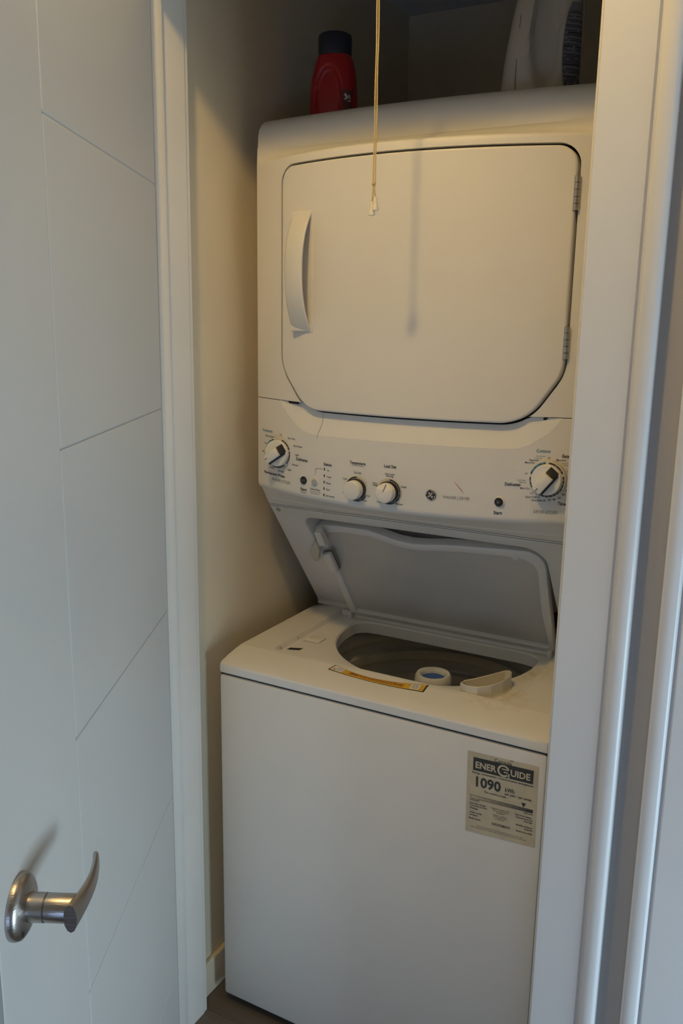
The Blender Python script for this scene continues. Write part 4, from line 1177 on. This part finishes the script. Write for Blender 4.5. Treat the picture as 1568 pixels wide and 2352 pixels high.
# ================================================================== THINGS ON TOP OF THE DRYER
ZT = 1.8832
def superloft(bm, secs, n=48, p=2.6):
    # secs: (z, cx, cy, rx, ry)
    rings = []
    for z, cx, cy, rx, ry in secs:
        ring = []
        for k in range(n):
            a = 2 * math.pi * k / n; c, s = math.cos(a), math.sin(a)
            ring.append(bm.verts.new((cx + rx * math.copysign(abs(c) ** (2 / p), c), cy + ry * math.copysign(abs(s) ** (2 / p), s), z)))
        rings.append(ring)
    for a, b in zip(rings, rings[1:]): bridge(bm, a, b)
    bm.faces.new(rings[0]); bm.faces.new(rings[-1])
    return rings
def turn(o, ang): o.rotation_euler = (0, 0, ang)

# red bottle
RB = (0.079, 0.305, ZT)
red = empty('detergent_bottle', RB); tag(red, 'red detergent bottle with navy cap on the dryer top at left', 'bottle')
bm = bmesh.new()
secs = [(0.0005, 0, 0, 0.050, 0.032), (0.004, 0, 0, 0.0535, 0.035), (0.02, 0, 0, 0.0545, 0.036), (0.05, 0, 0, 0.0545, 0.036), (0.075, 0.0005, 0, 0.0530, 0.0355), (0.095, 0.001, 0, 0.0510, 0.035), (0.115, 0.002, 0, 0.0475, 0.034), (0.130, 0.002, 0, 0.0435, 0.0335), (0.140, 0.002, 0, 0.0395, 0.033), (0.147, 0.002, 0, 0.0350, 0.0325)]
import itertools
fine = []
for a, b in zip(secs, secs[1:]):
    for k in range(4): fine.append(tuple(x + (y - x) * k / 4 for x, y in zip(a, b)))
fine.append(secs[-1])
superloft(bm, fine, 72, 2.5)
for v in bm.verts:   # thumb-grip hollow on the face towards the door
    if v.co.y < 0:
        u = (v.co.x + 0.004) / 0.030; w_ = (v.co.z - 0.055) / 0.062
        r2 = u * u + w_ * w_
        if r2 < 1.3: v.co.y += 0.010 * max(0, min(1, (1.15 - r2) * 3))
o = finish('bottle_body', bm, 'red', red, 60)
turn(red, math.radians(12)); red.scale = (0.89, 0.89, 0.895)
bm = bmesh.new(); lathe(bm, [(0.0372, 0.1435), (0.0378, 0.146), (0.0378, 0.182), (0.0365, 0.187), (0.033, 0.1895), (0.0, 0.1905)], (0.002, 0, 0), seg=40)
cp_ = finish('bottle_cap', bm, 'navy', red, 40)
bm = bmesh.new()
def face_r(x, z, e=0.0012): 
    rx, ry = 0.0540, 0.0355
    t = max(-0.999, min(0.999, x / rx)); return (x, -ry * (1 - abs(t) ** 2.5) ** (1 / 2.5) - e, z)
g = [[bm.verts.new(face_r(0.030 + 0.021 * i / 6, 0.012 + 0.056 * j / 8)) for j in range(9)] for i in range(7)]
for i in range(6):
    for j in range(8): bm.faces.new((g[i][j], g[i+1][j], g[i+1][j+1], g[i][j+1]))
lbl = finish('bottle_label', bm, 'maroon', red, 40)
bm = bmesh.new()
for pts in ([(0.034, 0.058), (0.038, 0.061), (0.044, 0.052), (0.040, 0.049)], [(0.033, 0.049), (0.037, 0.051), (0.048, 0.045), (0.046, 0.043)], [(0.0435, 0.058), (0.0455, 0.058), (0.0475, 0.049), (0.0455, 0.049)], [(0.031, 0.016), (0.033, 0.024), (0.042, 0.018), (0.041, 0.012)]):
    flat_poly(bm, pts, lambda a, b: face_r(a, b, 0.0022))
finish('label_marks', bm, 'white_ink', lbl, None)

# white jug
JB = (0.506, 0.305, 1.8848)
jug = empty('detergent_jug', JB); tag(jug, 'large white detergent jug with dark printed back label on the dryer top at right', 'jug')
bm = bmesh.new()
secs = [(0.0005, 0, 0, 0.066, 0.044), (0.004, 0, 0, 0.0700, 0.048), (0.03, 0.0015, 0, 0.0700, 0.0485), (0.08, 0.004, 0, 0.0675, 0.048), (0.13, 0.008, 0, 0.0635, 0.0465), (0.18, 0.012, 0, 0.0585, 0.044), (0.205, 0.014, 0, 0.050, 0.040), (0.222, 0.015, 0, 0.034, 0.031), (0.228, 0.015, 0, 0.026, 0.026)]
fine = []
for a, b in zip(secs, secs[1:]):
    for k in range(5): fine.append(tuple(x + (y - x) * k / 5 for x, y in zip(a, b)))
fine.append(secs[-1])
superloft(bm, fine, 80, 2.8)
for v in bm.verts:   # hand-grip hollow
    if v.co.y < 0.01:
        u = (v.co.x - 0.003) / 0.026; w_ = (v.co.z - 0.105) / 0.090
        r2 = u * u + w_ * w_
        if r2 < 1.4 and v.co.y < -0.01: v.co.y += 0.020 * max(0, min(1, (1.1 - r2) * 2.2))
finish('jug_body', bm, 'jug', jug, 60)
bm = bmesh.new(); lathe(bm, [(0.030, 0.224), (0.031, 0.227), (0.031, 0.268), (0.029, 0.272), (0.0, 0.273)], (0.015, 0, 0), seg=36)
finish('jug_cap', bm, 'navy', jug, 40)
turn(jug, math.radians(22))
def jug_r(x, z, e=0.0012):
    f = z / 0.18; cx = 0.012 * f; rx = 0.0705 - 0.012 * max(0, f - 0.15); ry = 0.0490 - 0.0045 * max(0, f - 0.15)
    t = max(-0.9995, min(0.9995, (x - cx) / rx)); return (x, -ry * (1 - abs(t) ** 2.8) ** (1 / 2.8) - e, z)
bm = bmesh.new()
def half(z): return max(0.0, 1 - abs((z - 0.075) / 0.092) ** 2.2) ** 0.5
n1, n2 = 10, 18
g = []
for j in range(n2 + 1):
    z = 0.002 + 0.150 * j / n2; h = half(z)
    x1 = 0.0655 - 0.004 * max(0, z / 0.18 - 0.3); x0 = 0.060 - 0.029 * h
    g.append([bm.verts.new(jug_r(x0 + (x1 - x0) * i / n1, z)) for i in range(n1 + 1)])
for j in range(n2):
    for i in range(n1): bm.faces.new((g[j][i], g[j][i+1], g[j+1][i+1], g[j+1][i]))
jl = finish('jug_label', bm, 'jug_label', jug, 40)
bm = bmesh.new()
z = 0.008
while z < 0.140:
    h = half(z); x0 = 0.0615 - 0.029 * h; x1 = 0.0640; t = random.choice([0.0012, 0.0012, 0.0016, 0.0030])
    seg_ = [x0 + (x1 - x0) * i / 6 for i in range(7)]
    for a, b in zip(seg_, seg_[1:]):
        if random.random() < 0.88: flat_poly(bm, [(a, z), (b, z), (b, z + t), (a, z + t)], lambda p, q: jug_r(p, q, 0.0022))
    z += t + random.choice([0.0012, 0.0014, 0.0014, 0.0045])
for k in range(3): flat_poly(bm, [(0.052 + 0.004 * k, 0.156 - 0.002 * k), (0.0535 + 0.004 * k, 0.156 - 0.002 * k), (0.0535 + 0.004 * k, 0.165 - 0.002 * k), (0.052 + 0.004 * k, 0.165 - 0.002 * k)], lambda p, q: jug_r(p, q, 0.0022))
finish('label_print', bm, 'print_blue', jl, None, dissolve=False)
bm = bmesh.new()
lv = [(-0.0475, 0.006), (-0.047, 0.05), (-0.0455, 0.10), (-0.0425, 0.135)]
a_ = [bm.verts.new(jug_r(x, z, 0.0008)) for x, z in lv]; b_ = [bm.verts.new(jug_r(x + 0.0014, z, 0.0008)) for x, z in lv]
for k in range(3): bm.faces.new((a_[k], b_[k], b_[k+1], a_[k+1]))
finish('level_strip', bm, 'ink_grey', jug, None)

# ================================================================== PULL CORD
CX, CY = 0.3800, -0.095
cord = empty('pull_cord', (CX, CY, 1.653)); tag(cord, 'thin yellowed double pull cord with two white tassels hanging before the dryer door', 'cord')
def wpart(name, bm, m, smooth=40):
    o = finish(name, bm, m); under(cord, o); return o
zk = 1.700
for k, dx in enumerate((-0.0018, 0.0016)):
    bm = bmesh.new()
    pts = [(CX + dx * 0.8 + 0.0004 * math.sin(i * 1.3 + k), CY + 0.001 * k, 2.041 - (2.041 - zk) * i / 14) for i in range(15)]
    ex_ = (-0.0025, 0.0035)[k]; zend = (1.672, 1.679)[k]
    pts += [(CX + ex_ * 0.25, CY - 0.001, zk - 0.006), (CX + ex_ * 0.45, CY - 0.001, (zk + zend) / 2), (CX + ex_, CY - 0.001, zend)]
    tube(bm, pts, 0.0011, 8)
    wpart('cord_strand', bm, 'cord')
    bm = bmesh.new(); lathe(bm, [(0.0020, zend + 0.002), (0.0029, zend + 0.001), (0.0031, zend - 0.008), (0.0039, zend - 0.0105), (0.0050, zend - 0.014), (0.0051, zend - 0.018), (0.0038, zend - 0.0185), (0.0, zend - 0.0186)], (CX + ex_, CY - 0.001, 0), seg=20)
    wpart('tassel', bm, 'tassel')
bm = bmesh.new(); lathe(bm, [(0.0, zk + 0.003), (0.0022, zk + 0.0018), (0.0028, zk), (0.0022, zk - 0.0018), (0.0, zk - 0.003)], (CX - 0.0008, CY - 0.0005, 0), seg=12)
wpart('cord_knot', bm, 'cord')
bm = bmesh.new(); lathe(bm, [(0.004, 2.0450), (0.004, 2.0430), (0.0015, 2.0425), (0.0015, 2.0405), (0.0, 2.0405)], (CX, CY, 0), seg=14)
wpart('screw_eye', bm, 'steel')

# fine print, dots and specks too small to pick apart singly
for o in bpy.data.objects:
    b = o.name.split('.')[0]
    if b.endswith('lettering') or b in ('dial_dots', 'dial_scale', 'lint_specks', 'label_print', 'label_marks', 'pictogram', 'button_symbol', 'slot_outline', 'guide_line', 'pink_scuff', 'label_title', 'label_band', 'emblem_monogram', 'red_cross', 'seam_gap'):
        o['kind'] = 'stuff'
